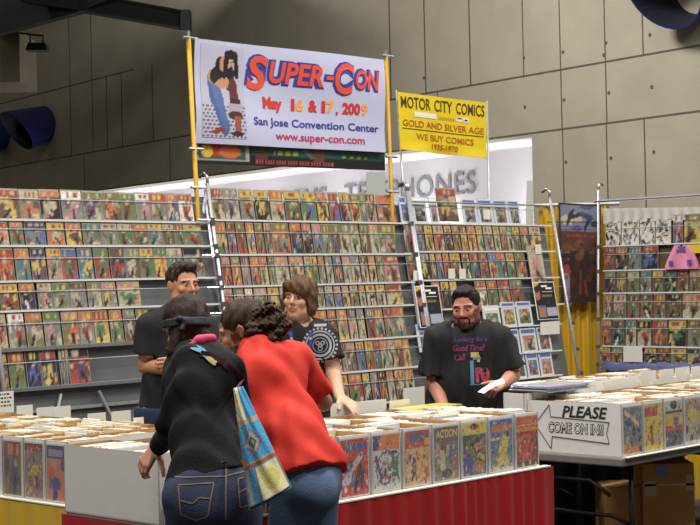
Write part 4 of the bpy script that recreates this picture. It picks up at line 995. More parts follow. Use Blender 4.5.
m = MB(); m.grid(lambda s, t: B(2.75 + 3.3 * s, 1.46, 0) + np.array([0, 0, .80 * t]) - V * .015 * math.sin(s * 80), 120, 2)  # made-up dark sheet, stands in for the deep shade under the tables
tag(build(m, 'added_shade_sheet', mat('shade_sheet_black', (26, 24, 24), .9, noise=.2), smooth=True), 'added black sheet standing in for the shade behind the bare grey table', 'curtain')
# ------------------------------------------------------------------ figures: smooth implicit surfaces, polygonised on a grid
def smin(a, b, k):
    if k <= 0: return np.minimum(a, b)
    h = np.clip(.5 + .5 * (b - a) / k, 0, 1)
    return b * (1 - h) + a * h - k * h * (1 - h)
def rcone(a, b, r1, r2):
    a, b = np.asarray(a, float), np.asarray(b, float)
    ba = b - a; l2 = ba @ ba + 1e-12; rr = r1 - r2; a2 = max(l2 - rr * rr, 1e-9); il2 = 1 / l2
    def f(X, Y, Z):
        px, py, pz = X - a[0], Y - a[1], Z - a[2]
        y = px * ba[0] + py * ba[1] + pz * ba[2]; z = y - l2
        qx, qy, qz = px * l2 - ba[0] * y, py * l2 - ba[1] * y, pz * l2 - ba[2] * y
        x2 = qx * qx + qy * qy + qz * qz; y2 = y * y * l2; z2 = z * z * l2; k = np.sign(rr) * rr * rr * x2
        d = (np.sqrt(np.maximum(x2 * a2 * il2, 0)) + y * rr) * il2 - r1
        m1 = np.sign(z) * a2 * z2 > k; m2 = np.sign(y) * a2 * y2 < k
        d = np.where(m1, np.sqrt(x2 + z2) * il2 - r2, d)
        d = np.where(~m1 & m2, np.sqrt(x2 + y2) * il2 - r1, d)
        return d
    lo = np.minimum(a - r1, b - r2); hi = np.maximum(a + r1, b + r2)
    return f, lo, hi
def ellip(c, r, Rm=None):
    c, r = np.asarray(c, float), np.asarray(r, float); Rm = np.eye(3) if Rm is None else Rm
    def f(X, Y, Z):
        px, py, pz = X - c[0], Y - c[1], Z - c[2]
        l = [px * Rm[0, i] + py * Rm[1, i] + pz * Rm[2, i] for i in range(3)]
        k0 = np.sqrt((l[0] / r[0]) ** 2 + (l[1] / r[1]) ** 2 + (l[2] / r[2]) ** 2)
        k1 = np.sqrt((l[0] / r[0] ** 2) ** 2 + (l[1] / r[1] ** 2) ** 2 + (l[2] / r[2] ** 2) ** 2) + 1e-9
        return k0 * (k0 - 1) / k1
    e = np.sqrt(((Rm * r[None, :]) ** 2).sum(1))
    return f, c - e, c + e
def halfcut(prim, planes):
    """keep only the side where (p - q).n < 0"""
    f0, lo, hi = prim
    def f(X, Y, Z):
        d = f0(X, Y, Z)
        for q, n in planes:
            n = np.asarray(n, float) / np.linalg.norm(n); d = np.maximum(d, (X - q[0]) * n[0] + (Y - q[1]) * n[1] + (Z - q[2]) * n[2])
        return d
    return f, lo, hi
def wob(amp, freq, seed, stretch=(1, 1, 1)):
    r = np.random.RandomState(seed); K = [(r.normal(size=3) * freq * np.asarray(stretch), r.rand() * 6.28) for _ in range(7)]
    def f(X, Y, Z):
        s = 0
        for k, p in K: s = s + np.sin(X * k[0] + Y * k[1] + Z * k[2] + p)
        return s * amp / 3
    return f
def polygonise(prims, res, disp=None, cuts=(), box=None):
    """prims: list of (sign, prim, k). returns verts, quads"""
    if box is None:
        lo = np.min([p[1][1] for p in prims if p[0] > 0], 0) - 4 * res; hi = np.max([p[1][2] for p in prims if p[0] > 0], 0) + 4 * res
    else: lo, hi = map(np.asarray, box)
    n = np.ceil((hi - lo) / res).astype(int) + 1
    ax = [(lo[i] + res * np.arange(n[i])).astype(np.float32) for i in range(3)]
    D = np.full(n, 1.0, np.float32)
    for sg, (f, a, b), k in prims:
        mg = max(k, 0) + 3 * res + (.02 if disp else 0)
        i0 = np.maximum(((a - mg - lo) / res).astype(int), 0); i1 = np.minimum(((b + mg - lo) / res).astype(int) + 2, n)
        if (i1 <= i0).any(): continue
        sl = tuple(slice(i0[i], i1[i]) for i in range(3))
        X = ax[0][sl[0]][:, None, None]; Y = ax[1][sl[1]][None, :, None]; Z = ax[2][sl[2]][None, None, :]
        d = f(X, Y, Z).astype(np.float32)
        D[sl] = smin(D[sl], d, k) if sg > 0 else -smin(-D[sl], d, k)
    X = ax[0][:, None, None]; Y = ax[1][None, :, None]; Z = ax[2][None, None, :]
    if disp is not None: D = D + disp(X, Y, Z).astype(np.float32)
    for q, nn in cuts:
        nn = np.asarray(nn, float) / np.linalg.norm(nn); D = np.maximum(D, ((X - q[0]) * nn[0] + (Y - q[1]) * nn[1] + (Z - q[2]) * nn[2]).astype(np.float32))
    S = D < 0; c = S[:-1, :-1, :-1].astype(np.int8)
    tot = sum(S[i:n[0] - 1 + i, j:n[1] - 1 + j, k:n[2] - 1 + k].astype(np.int8) for i in (0, 1) for j in (0, 1) for k in (0, 1))
    act = (tot > 0) & (tot < 8); idx = -np.ones(act.shape, np.int64); I = np.argwhere(act); idx[act] = np.arange(len(I))
    P = np.zeros((len(I), 3)); C = np.zeros(len(I))
    corners = [(i, j, k) for i in (0, 1) for j in (0, 1) for k in (0, 1)]
    for a in corners:
        for dim in range(3):
            if a[dim]: continue
            b = list(a); b[dim] = 1
            da = D[I[:, 0] + a[0], I[:, 1] + a[1], I[:, 2] + a[2]]; db = D[I[:, 0] + b[0], I[:, 1] + b[1], I[:, 2] + b[2]]
            m = (da < 0) != (db < 0); t = np.where(m, da / np.where(m, da - db, 1), 0)
            p = np.array(a, float)[None, :].repeat(len(I), 0); p[:, dim] += t
            P[m] += p[m]; C[m] += 1
    Vv = lo + (I + P / C[:, None]) * res
    quads = []
    for dim in range(3):
        o = [0, 0, 0]; o[dim] = 1
        A = S[:n[0] - o[0], :n[1] - o[1], :n[2] - o[2]]; Bq = S[o[0]:, o[1]:, o[2]:]
        E = np.argwhere(A != Bq); d1, d2 = [(1, 2), (2, 0), (0, 1)][dim]
        E = E[(E[:, d1] > 0) & (E[:, d2] > 0) & (E[:, d1] < n[d1] - 1) & (E[:, d2] < n[d2] - 1)]
        def g(x, y):
            q = E.copy(); q[:, d1] -= x; q[:, d2] -= y; return idx[q[:, 0], q[:, 1], q[:, 2]]
        q = np.stack([g(1, 1), g(0, 1), g(0, 0), g(1, 0)], 1)
        ins = A[E[:, 0], E[:, 1], E[:, 2]]
        q[~ins] = q[~ins][:, ::-1]; quads.append(q)
    Q = np.concatenate(quads); Q = Q[(Q >= 0).all(1)]
    return Vv, Q
def surf(name, prims, res, material, parent=None, disp=None, cuts=(), colfn=None, mats=None):
    v, q = polygonise(prims, res, disp, cuts)
    cols = colfn(v) if colfn else None
    return link_mesh(name, v, q, [material], None, cols, parent, smooth=True), v, q

def rotz(a): c, s = math.cos(a), math.sin(a); return np.array([[c, -s, 0], [s, c, 0], [0, 0, 1.0]])
def rotx(a): c, s = math.cos(a), math.sin(a); return np.array([[1, 0, 0], [0, c, -s], [0, s, c]])
def roty(a): c, s = math.cos(a), math.sin(a); return np.array([[c, 0, s], [0, 1, 0], [-s, 0, c]])
def unit(v): v = np.asarray(v, float); return v / np.linalg.norm(v)

def head_prims(c, H, s=1.0, jaw=1.0, beard=0):
    """H: head rotation (columns: right-hand side of the picture when facing the camera, back, up)"""
    L = lambda x, y, z: c + H @ (np.array([x, y, z]) * s)
    P = []
    P.append((1, ellip(L(0, .012, .030), np.array([.075, .094, .090]) * s, H), 0))
    P.append((1, ellip(L(0, -.022, -.030), np.array([.063 * jaw, .068, .080]) * s, H), .03 * s))
    P.append((1, ellip(L(0, -.058, -.092), np.array([.028 * jaw, .024, .022]) * s, H), .03 * s))
    for sx in (-1, 1):
        P.append((1, ellip(L(sx * .052 * jaw, -.015, -.068), np.array([.020, .034, .022]) * s, H), .03 * s))       # jaw corner
        P.append((1, ellip(L(sx * .043, -.070, -.020), np.array([.020, .016, .018]) * s, H), .02 * s))      # cheekbone
        P.append((1, rcone(L(sx * .014, -.084, .026), L(sx * .050, -.070, .026), .009 * s, .009 * s), .012 * s))  # brow
        P.append((-1, ellip(L(sx * .031, -.096, .006), np.array([.017, .016, .011]) * s, H), .010 * s))
        P.append((1, ellip(L(sx * .031, -.0765, .006), np.array([.0150, .0125, .0125]) * s, H), .004 * s))       # lids
        ear = H @ roty(sx * .15) @ rotz(-sx * .35)
        P.append((1, ellip(L(sx * .079, .010, -.002), np.array([.007, .019, .031]) * s, ear), .006 * s))
        P.append((-1, ellip(L(sx * .087, .006, .002), np.array([.004, .010, .017]) * s, ear), .004 * s))
        P.append((1, ellip(L(sx * .011, -.098, -.026), np.array([.008, .010, .008]) * s, H), .006 * s))     # nostril wings
    P.append((1, rcone(L(0, -.088, .014), L(0, -.111, -.022), .0075 * s, .0105 * s), .010 * s))
    P.append((1, ellip(L(0, -.087, -.052), np.array([.025, .012, .007]) * s, H), .008 * s))
    P.append((1, ellip(L(0, -.086, -.064), np.array([.021, .012, .008]) * s, H), .006 * s))
    P.append((-1, rcone(L(-.024, -.100, -.0575), L(.024, -.100, -.0575), .0035 * s, .0035 * s), .004 * s))
    return P, L
def hand_prims(wr, d, n, w, curl=.35, s=1.0, spread=.06, thumb=None, curls=None):
    """wr wrist, d direction of the hand, n palm normal (fingers bend towards n), w towards the thumb side"""
    d, n, w = unit(d), unit(n), unit(w); P = []; r = []
    k0 = wr + d * .085 * s
    for f, (off, ln) in enumerate(((.030, .072), (.010, .080), (-.011, .075), (-.030, .060))):
        kn = wr + d * (.088 - .006 * abs(f - 1)) * s + w * off * s
        P.append((1, rcone(wr + w * off * .45 * s + d * .01, kn, .015 * s, .0115 * s), .010 * s))
        cu = curls[f] if curls else curl; a = cu * .7; p = kn; rad = .0098 * s
        dd = unit(d + w * off * spread * 20 * .05)
        for q, fr in enumerate((.45, .32, .23)):
            dirn = dd * math.cos(a) + n * math.sin(a); e = p + dirn * ln * fr * s
            P.append((1, rcone(p, e, rad, rad * .90), .004 * s if q else .006 * s)); p = e; rad *= .9; a += cu * 1.0
    t0 = wr + w * .022 * s + d * .022 * s; td = unit(d * .55 + w * .75 + n * .25) if thumb is None else unit(thumb)
    t1 = t0 + td * .040 * s; t2 = t1 + unit(td + d * .45 + n * .2) * .030 * s; t3 = t2 + unit(td + d * .7 + n * .25) * .024 * s
    P += [(1, rcone(t0, t1, .015 * s, .0115 * s), .010 * s), (1, rcone(t1, t2, .0112 * s, .0100 * s), .004 * s), (1, rcone(t2, t3, .0098 * s, .0085 * s), .004 * s)]
    return P
M_skin = mat('skin', (200, 150, 124), .5, attr='Col', bump=.05, bscale=60, spec=.4)
M_eye = mat('eyeball', (220, 216, 210), .2, attr='Col', coat=.5)
def make_eye(parent, c, H, s, sx, iris=(60, 44, 34)):
    ctr = c + H @ (np.array([sx * .031, -.0790, .0045]) * s); m = MB(); N = 14; vs = []; cols = []; r = .0112 * s
    for j in range(N + 1):
        th = math.pi * j / N
        for i in range(N):
            ph = 2 * math.pi * i / N; v = H @ np.array([math.sin(th) * math.cos(ph), -math.cos(th), math.sin(th) * math.sin(ph)])
            vs.append(ctr + v * np.array([r, r, r])); cols.append(lin((12, 10, 10)) if th < .22 else (lin(iris) if th < .62 else lin((140, 128, 120))))
    fs = [(j * N + i, j * N + (i + 1) % N, (j + 1) * N + (i + 1) % N, (j + 1) * N + i) for j in range(N) for i in range(N)]
    m.add(vs, fs, 0, cols); return build(m, 'eye', M_eye, parent, smooth=True)

def figure(label, foot, fwd, J, skin=(200, 150, 124), g=1.0, head_rot=(0, 0, 0), hs=1.0, jaw=1.0, hands=None, res=.0055, beard=None, brow=(60, 42, 30), lips=(176, 100, 90), shoulder_r=.05, arm_r=1.0, hg=None, eyes=True, iris=(60, 44, 34), legs=True):
    """J holds the joints in world space; fwd = direction the body faces"""
    J = {k: np.asarray(v, float) for k, v in J.items()}
    fwd = unit([fwd[0], fwd[1], 0]); 
    spine = unit(J['neck'] - J['hip']); side = unit(np.cross(spine, -fwd)) ; side = unit(np.cross(-fwd, np.array([0, 0, 1.0]))) if np.linalg.norm(side) < .1 else side
    # body axes: X = picture-right when facing the camera (fwd = -Y)
    Xs = unit(np.cross(np.array([0, 0, 1.0]), fwd)) if False else unit(np.array([-fwd[1], fwd[0], 0]))
    Xs = unit(Xs - spine * (Xs @ spine)); Ys = unit(np.cross(spine, Xs)); T = np.stack([Xs, Ys, spine], 1)
    if Ys @ fwd > 0: Ys = -Ys; Xs = -Xs; T = np.stack([Xs, Ys, spine], 1)
    tl = np.linalg.norm(J['neck'] - J['hip'])
    at = lambda f, x=0, y=0: J['hip'] + spine * tl * f + Xs * x + Ys * y
    # head frame
    yaw, pit, rol = head_rot; b0 = np.stack([unit([-fwd[1], fwd[0], 0]), -fwd, np.array([0, 0, 1.0])], 1)
    H = b0 @ rotz(yaw) @ rotx(pit) @ roty(rol)
    P = []; hg = hg or g
    tor = lambda inf=0.0: [(1, ellip(at(.80), np.array([.150 * g + inf, .105 * g + inf, .17 + inf]), T), 0),
                           (1, ellip(at(.42), np.array([.135 * g + inf, .100 * g ** 1.6 + inf, .19 + inf]), T), .06),
                           (1, ellip(at(.04), np.array([.160 * hg + inf, .112 * hg + inf, .14 + inf]), T), .06),
                           (1, rcone(at(.93, 0, .01), J['shL'] + (at(.93) - J['shL']) * .15, .058 + inf, shoulder_r + .008 + inf), .05),
                           (1, rcone(at(.93, 0, .01), J['shR'] + (at(.93) - J['shR']) * .15, .058 + inf, shoulder_r + .008 + inf), .05)]
    P += tor()
    P.append((1, rcone(J['neck'] - spine * .02, J['head'] + H @ (np.array([0, .02, -.06]) * hs), .058 * (1 + (g - 1) * .5), .054 * (1 + (g - 1) * .5)), .035))
    def arm(sd, inf=0.0, r0=1.0):
        sh, el, wr = J['sh' + sd], J['el' + sd], J['wr' + sd]; a = arm_r
        return [(1, rcone(sh, el, shoulder_r * a + inf, .041 * a + inf), .03), (1, rcone(el, wr, .041 * a + inf, .027 * a + inf), .012)]
    for sd in 'LR': P += arm(sd)
    if legs:
        for sd, sx in (('L', 1), ('R', -1)):
            hp = J.get('th' + sd, J['hip'] + Xs * sx * .09 * hg); kn, an = J['kn' + sd], J['an' + sd]
            P += [(1, rcone(hp, kn, .086 * hg, .056), .05), (1, rcone(kn, an, .056, .038), .02), (1, rcone(an + np.array([0, 0, -.03]), an + fwd * .13 + np.array([0, 0, -.045]), .038, .028), .03)]
    hp_, L = head_prims(J['head'], H, hs, jaw); 
    P += [(hp_[0][0], hp_[0][1], .02)] + hp_[1:]
    for sd in 'LR':
        hd = hands.get(sd) if hands else None
        if hd is None:
            dd = unit(J['wr' + sd] - J['el' + sd]); nn = unit(np.cross(dd, np.array([0, 0, 1.0])) + 1e-3); hd = dict(d=dd, n=np.cross(dd, nn), w=nn)
        P += hand_prims(J['wr' + sd], **hd)
    sc_, bc, lc_ = np.array(lin(skin)), np.array(lin(brow)), np.array(lin(lips))
    def colfn(v):
        l = (v - J['head']) @ H / hs; c = np.tile(sc_, (len(v), 1)); x, y, z = l[:, 0], l[:, 1], l[:, 2]
        hd_ = np.abs(z) < .14
        m = (y < -.05) & (np.abs(x) < .023 - .0) & (np.abs(z + .0575) < .0105 - .2 * np.abs(x)) & hd_; c[m] = lc_
        m = (y < -.04) & (np.abs(np.abs(x) - .032) < .021) & (np.abs(z - .0265 + .12 * (np.abs(x) - .03)) < .0045); c[m] = bc
        m = (y < -.05) & (np.abs(np.abs(x) - .031) < .016) & (np.abs(z - .0165 + 12 * (np.abs(x) - .031) ** 2) < .0022); c[m] = bc * 1.2
        ck = np.exp(-((np.abs(x) - .045) ** 2 + (z + .03) ** 2) / .0004) * (y < -.02) * (np.abs(x) < .08); c = c * (1 - .0 * ck[:, None]); c[:, 1] *= (1 - .16 * ck); c[:, 2] *= (1 - .16 * ck)
        if beard is not None:
            bcol, fn = beard; a = fn(x, y, z)[:, None]; c = c * (1 - a) + np.array(lin(bcol)) * a
        return c
    org = J['hip'] * np.array([1, 1, 0])
    root, v, q = surf('person', P, res, M_skin, None, None, (), colfn); tag(root, label, 'person')
    if eyes:
        for sx in (-1, 1): make_eye(root, J['head'], H, hs, sx, iris)
    return dict(root=root, J=J, T=T, Xs=Xs, Ys=Ys, spine=spine, at=at, H=H, L=L, tor=tor, arm=arm, fwd=fwd, hs=hs, g=g, hg=hg, tl=tl, shr=shoulder_r, ar=arm_r)
def shirt(Fg, name, material, hem, sleeve=.62, inf=.014, neck_r=.066, seed=1, fold=.006, flare=.0, res=.0065, long=False, hem_tilt=0.0, loose=0.0, neckdrop=.0, extra=()):
    J = Fg['J']; at = Fg['at']; sp = Fg['spine']
    P = Fg['tor'](inf); lo = at(hem); P.append((1, ellip(at(.30), np.array([.150 * Fg['g'] + inf + loose, .112 * Fg['g'] + inf + loose, .22]), Fg['T']), .05))
    if flare: P.append((1, rcone(at(.25), at(hem - .15), .12 * Fg['g'] + inf, .12 * Fg['g'] + inf + flare), .08))
    P += list(extra)
    neckcut = (-1, rcone(J['neck'] + Fg['Ys'] * -.012 + sp * (-.015 - neckdrop), J['head'], neck_r, neck_r + .02), .006)
    cuts = [(lo, -sp + Fg['Xs'] * hem_tilt)]
    for sd in 'LR':
        sh, el, wr = J['sh' + sd], J['el' + sd], J['wr' + sd]; a = Fg['ar']
        if long:
            P.append((1, rcone(sh, el, Fg['shr'] * a + inf, .043 * a + inf), .03)); end = wr + unit(el - wr) * .02
            P.append((1, halfcut(rcone(el, wr, .043 * a + inf, .030 * a + inf), [(end, wr - el)]), .012))
        else:
            e = sh + (el - sh) * sleeve
            P.append((1, halfcut(rcone(sh, sh + (el - sh) * (sleeve + .3), Fg['shr'] * a + inf * 1.1, .050 * a + inf * 1.9), [(e, el - sh)]), .025))
    P.append(neckcut)
    o, v, q = surf(name, P, res, material, Fg['root'], wob(fold, 42, seed, (1, 1, .4)), cuts)
    return o, v, q
def trousers(Fg, name, material, top=.06, inf=.012, seed=3, res=.008, fold=.005, flare=.03):
    J = Fg['J']; P = [(1, ellip(Fg['at'](.04), np.array([.160 * Fg['hg'] + inf, .115 * Fg['hg'] + inf, .15]), Fg['T']), 0)]
    for sd, sx in (('L', 1), ('R', -1)):
        hp = J.get('th' + sd, J['hip'] + Fg['Xs'] * sx * .09 * Fg['hg']); kn, an = J['kn' + sd], J['an' + sd]
        P += [(1, rcone(hp, kn, .090 * Fg['hg'] + inf, .062 + inf), .05), (1, halfcut(rcone(kn, an + (an - kn) * .1, .062 + inf, .045 + inf + flare * .5), [(an + np.array([0, 0, -.03]), (0, 0, -1))]), .02)]
    P.append((1, ellip(Fg['at'](-.10, 0, .045), np.array([.14 * Fg['hg'], .075, .10]), Fg['T']), .04))
    return surf(name, P, res, material, Fg['root'], wob(fold, 24, seed, (1, 1, .6)), [(Fg['at'](top), Fg['spine'])])
def shoes(Fg, material):
    for sd in 'LR':
        an = Fg['J']['an' + sd]; f = Fg['fwd']
        P = [(1, rcone(an + np.array([0, 0, -.035]) - f * .03, an + f * .15 + np.array([0, 0, -.05]), .048, .036), 0), (1, rcone(an, an + np.array([0, 0, .03]), .048, .046), .02)]
        surf('shoe', P, .008, material, Fg['root'], None, [(np.array([0, 0, .002]), (0, 0, -1))])
def wrap(Fg, obj_v, obj_q, tv, o, ax, ay, name, material, parent, proj_dir, lift=.0025):
    """lay flat artwork on a cloth surface by dropping each vertex onto it"""
    bvh = BVHTree.FromPolygons([tuple(x) for x in obj_v], [tuple(map(int, x)) for x in obj_q]); pd = Vector(unit(proj_dir))
    vs, fs = tv; out = []
    for a, b in vs:
        p = Vector(o + ax * a + ay * b) - pd * .6; hit = bvh.ray_cast(p, pd, 2.0)
        out.append(np.array(hit[0] - pd * lift) if hit[0] is not None else np.array(p + pd * .6))
    m = MB(); m.add(out, fs); return build(m, name, material, parent)
def grid_art(x0, x1, y0, y1, nx, ny):
    vs = [(x0 + (x1 - x0) * i / nx, y0 + (y1 - y0) * j / ny) for j in range(ny + 1) for i in range(nx + 1)]
    return np.array(vs), [(j * (nx + 1) + i, j * (nx + 1) + i + 1, (j + 1) * (nx + 1) + i + 1, (j + 1) * (nx + 1) + i) for j in range(ny) for i in range(nx)]
def ring_art(cx, cy, r0, r1, n=32, gap=()):
    vs = []; fs = []
    for k in range(n):
        a = 2 * math.pi * k / n; vs += [(cx + r0 * math.cos(a), cy + r0 * math.sin(a)), (cx + r1 * math.cos(a), cy + r1 * math.sin(a))]
    for k in range(n):
        if k in gap: continue
        a, b = 2 * k, 2 * ((k + 1) % n); fs.append((a, a + 1, b + 1, b))
    return np.array(vs), fs
def legs(hip, fwd, spread=.10, zk=.48, bend=0.0):
    f = unit([fwd[0], fwd[1], 0]); X = np.array([-f[1], f[0], 0]); h = np.array([hip[0], hip[1], 0])
    return dict(knL=h + X * spread * .95 + f * (.03 + bend) + [0, 0, zk], knR=h - X * spread * .95 + f * (.03 + bend) + [0, 0, zk], anL=h + X * spread * 1.1 + [0, 0, .085], anR=h - X * spread * 1.1 + [0, 0, .085])
M_bt = mat('black_cotton', (24, 24, 28), .85, noise=.2, scale=20, bump=.15, bscale=90)
M_hood = mat('black_fleece', (17, 18, 23), .9, noise=.25, scale=18, bump=.2, bscale=120)
M_redt = mat('red_cotton', (214, 48, 34), .8, noise=.08, scale=10, bump=.1, bscale=90)
M_jean_d = mat('dark_blue_denim', (42, 54, 84), .85, noise=.3, scale=14, bump=.3, bscale=160)
M_jean_l = mat('mid_blue_denim', (84, 106, 138), .85, noise=.3, scale=9, bump=.3, bscale=160)
M_shoe = mat('dark_shoe_leather', (30, 28, 28), .5)
def hairmat(name, c, c2): return mat(name, c, .62, noise=.5, scale=70, c2=c2, bump=.35, bscale=160, stretch=(1, 1, .25), spec=.25)
HM_dark = hairmat('short_dark_brown_hair', (62, 46, 36), (30, 22, 18)); HM_mop = hairmat('light_brown_hair', (104, 72, 44), (56, 38, 24)); HM_blk = hairmat('near_black_hair', (40, 36, 36), (20, 18, 18))
HM_curl = hairmat('curly_dark_hair', (76, 54, 38), (34, 24, 18)); HM_w = hairmat('dark_brown_tied_hair', (62, 46, 38), (30, 22, 19))
UPz = np.array([0, 0, 1.0])

# ================= left man: plain black T-shirt, arms crossed, looking to the right
Y = 8.45; hc = at_y(183, 285.5, Y); nk = at_y(178, 317, Y + .03); hp = at_y(172, 404, Y) ; hp[2] = .98
fw = unit([.35, -1, 0])
J = dict(hip=hp, neck=nk, head=hc, shL=at_y(205, 327, Y + .05), shR=at_y(149, 326, Y - .05), elR=at_y(146, 366, Y - .05), wrR=at_y(180, 370, Y - .24), elL=at_y(213, 368, Y + .0), wrL=at_y(184, 362, Y - .20), **legs(hp, fw))
Fg = figure('young man with short dark hair in plain black T-shirt, arms crossed, at the left rack', hp, fw, J, skin=(196, 142, 114), g=1.08, head_rot=(R(18), R(2), 0), hs=.98, jaw=1.02,
            hands=dict(R=dict(d=unit([1, -.1, .05]), n=unit([.1, 1, 0]), w=UPz, curl=.3), L=dict(d=unit([-1, -.05, -.1]), n=unit([0, 1, 0]), w=UPz, curl=.3)), arm_r=1.05)
o, v, q = shirt(Fg, 'black_shirt', M_bt, -.10, sleeve=.70, inf=.018, seed=4)
trousers(Fg, 'trousers', M_jean_d); shoes(Fg, M_shoe)
L = Fg['L']; H = Fg['H']; s = .98
P = [(1, ellip(L(0, .020, .046), np.array([.083, .100, .090]) * s, H), 0), (1, ellip(L(0, -.050, .108), np.array([.055, .040, .026]) * s, H), .02), (-1, ellip(L(0, -.085, .010), np.array([.075, .062, .072]) * s, H), .012)]
surf('hair', P, .004, HM_dark, Fg['root'], wob(.004, 120, 3), [(L(0, 0, -.035), H @ np.array([0, -.35, -1]))])

# ================= teenager with mop hair, lanyard and emblem shirt
Y = 8.15; hc = at_y(299, 300, Y); nk = at_y(301, 331, Y + .03); hp = at_y(303, 412, Y + .02); hp[2] = .94
fw = unit([-.12, -1, 0])
J = dict(hip=hp, neck=nk, head=hc, shL=at_y(325, 337, Y), shR=at_y(276, 338, Y), elL=at_y(333, 372, Y - .03), wrL=at_y(340, 397, Y - .27), elR=at_y(270, 375, Y - .02), wrR=at_y(283, 400, Y - .22), **legs(hp, fw))
Fg = figure('teenage boy with mop of brown hair, blue lanyard and black shirt with white emblem', hp, fw, J, skin=(206, 160, 134), g=.95, head_rot=(R(-12), R(-6), R(4)), hs=.95, jaw=.98,
            hands=dict(L=dict(d=unit([.55, -.6, -.35]), n=unit([0, -.3, -1]), w=unit([-.6, -.6, 0]), curl=.25), R=dict(d=unit([.2, -.8, -.2]), n=-UPz, w=unit([.8, .2, 0]), curl=.3)), brow=(96, 70, 50))
o, v, q = shirt(Fg, 'black_shirt', M_bt, -.12, sleeve=.66, inf=.020, seed=9, neckdrop=.01)
trousers(Fg, 'trousers', M_jean_d); shoes(Fg, M_shoe)
L = Fg['L']; H = Fg['H']; s = .95
P = [(1, ellip(L(0, .022, .040), np.array([.095, .112, .100]) * s, H), 0), (1, ellip(L(0, -.060, .070), np.array([.072, .046, .040]) * s, H), .02), (1, ellip(L(.03, -.083, .050), np.array([.046, .024, .034]) * s, H @ roty(.5)), .015)]
for sx in (-1, 1): P += [(1, ellip(L(sx * .080, .000, -.020), np.array([.024, .054, .066]) * s, H), .02), (1, ellip(L(sx * .092, -.012, -.055), np.array([.018, .034, .030]) * s, H @ roty(sx * -.4)), .015)]
P += [(1, ellip(L(0, .075, -.04), np.array([.075, .04, .07]) * s, H), .02), (-1, ellip(L(0, -.100, -.045), np.array([.058, .075, .078]) * s, H), .010)]
surf('hair', P, .004, HM_mop, Fg['root'], wob(.006, 75, 6, (1, 1, .5)))
M_emb = mat('white_shirt_print', (156, 156, 162), .8); M_lan = mat('blue_lanyard_webbing', (40, 58, 140), .6)
ctr = at_y(320, 345.5, Y - .12); ax_, ay_ = np.array([1, 0, 0.]), UPz
R_ = [(ring_art(0, 0, .070, .078)), ring_art(0, 0, .050, .062, 32), ring_art(0, 0, .036, .040), ring_art(0, .0, .004, .014, 10), ring_art(.014, .012, .006, .012, 10), ring_art(-.014, .012, .006, .012, 10), ring_art(0, -.018, .008, .013, 12)]
for rr_ in R_: wrap(Fg, v, q, rr_, ctr, ax_, ay_, 'emblem_ring', M_emb, o, (0, 1, 0))
tv = []; vs_all = []; fs_all = []
for k in range(26):
    a = 2 * math.pi * k / 26
    for rr0, rr1, wd_ in ((.082, .094, .0055),):
        if k % 2 == 0 or True:
            c_, s_ = math.cos(a), math.sin(a); q0_ = len(vs_all)
            for (rad, t_) in ((rr0, -1), (rr0, 1), (rr1, 1), (rr1, -1)): vs_all.append((rad * c_ - t_ * wd_ * s_, rad * s_ + t_ * wd_ * c_))
            fs_all.append((q0_, q0_ + 1, q0_ + 2, q0_ + 3))
wrap(Fg, v, q, (np.array(vs_all), fs_all), ctr, ax_, ay_, 'emblem_border', M_emb, o, (0, 1, 0))
wrap(Fg, v, q, grid_art(-.03, .035, .098, .112, 6, 2), ctr, ax_, ay_, 'emblem_bar', M_emb, o, (0, 1, 0))
for xa, xb in ((291, 302), (312, 304)):
    a = at_y(xa, 331, Y); b = at_y(xb, 392, Y); n_ = 16; vs_ = []; 
    for i in range(n_ + 1):
        c_ = a + (b - a) * i / n_; vs_ += [(c_[0] - .010, c_[2]), (c_[0] + .010, c_[2])]
    wrap(Fg, v, q, (np.array(vs_), [(2 * i, 2 * i + 1, 2 * i + 3, 2 * i + 2) for i in range(n_)]), np.array([0, Y, 0]), ax_, ay_, 'lanyard', M_lan, Fg['root'], (0, 1, 0), .012)
    vs_ = []; fs_ = []
    for i in range(1, 9):
        c_ = a + (b - a) * i / 9; k_ = len(vs_); vs_ += [(c_[0] - .006, c_[2] - .007), (c_[0] + .006, c_[2] - .007), (c_[0] + .006, c_[2] + .007), (c_[0] - .006, c_[2] + .007)]; fs_.append((k_, k_ + 1, k_ + 2, k_ + 3))
    wrap(Fg, v, q, (np.array(vs_), fs_[::2]), np.array([0, Y, 0]), ax_, ay_, 'lanyard_print', M_emb, Fg['root'], (0, 1, 0), .014)

# ================= heavy bearded man at the right holding a paper
Y = 8.95; hc = at_y(466, 308, Y - .05); nk = at_y(470, 333, Y + .04); hp = at_y(467, 412, Y + .05); hp[2] = .90
fw = unit([-.05, -1, 0])
J = dict(hip=hp, neck=nk, head=hc, shL=at_y(499, 340, Y), shR=at_y(438, 341, Y), elL=at_y(512, 375, Y - .02), wrL=at_y(503, 384, Y - .27), elR=at_y(434, 383, Y - .02), wrR=at_y(446, 412, Y - .20), **legs(hp, fw, .12))
bfn = lambda x, y, z: np.clip(.92 * ((y < .0) & (((z < -.072) & (np.abs(x) < .09)) | ((np.abs(z + .044) < .006) & (np.abs(x) < .03)) | ((np.abs(x) > .058) & (z < .0) & (y < -.0)) | ((np.abs(x) > .026) & (np.abs(x) < .034) & (z < -.045)))) * ((z > -.16) & ~((np.abs(x) < .022) & (np.abs(z + .0575) < .010))), 0, 1) * .85
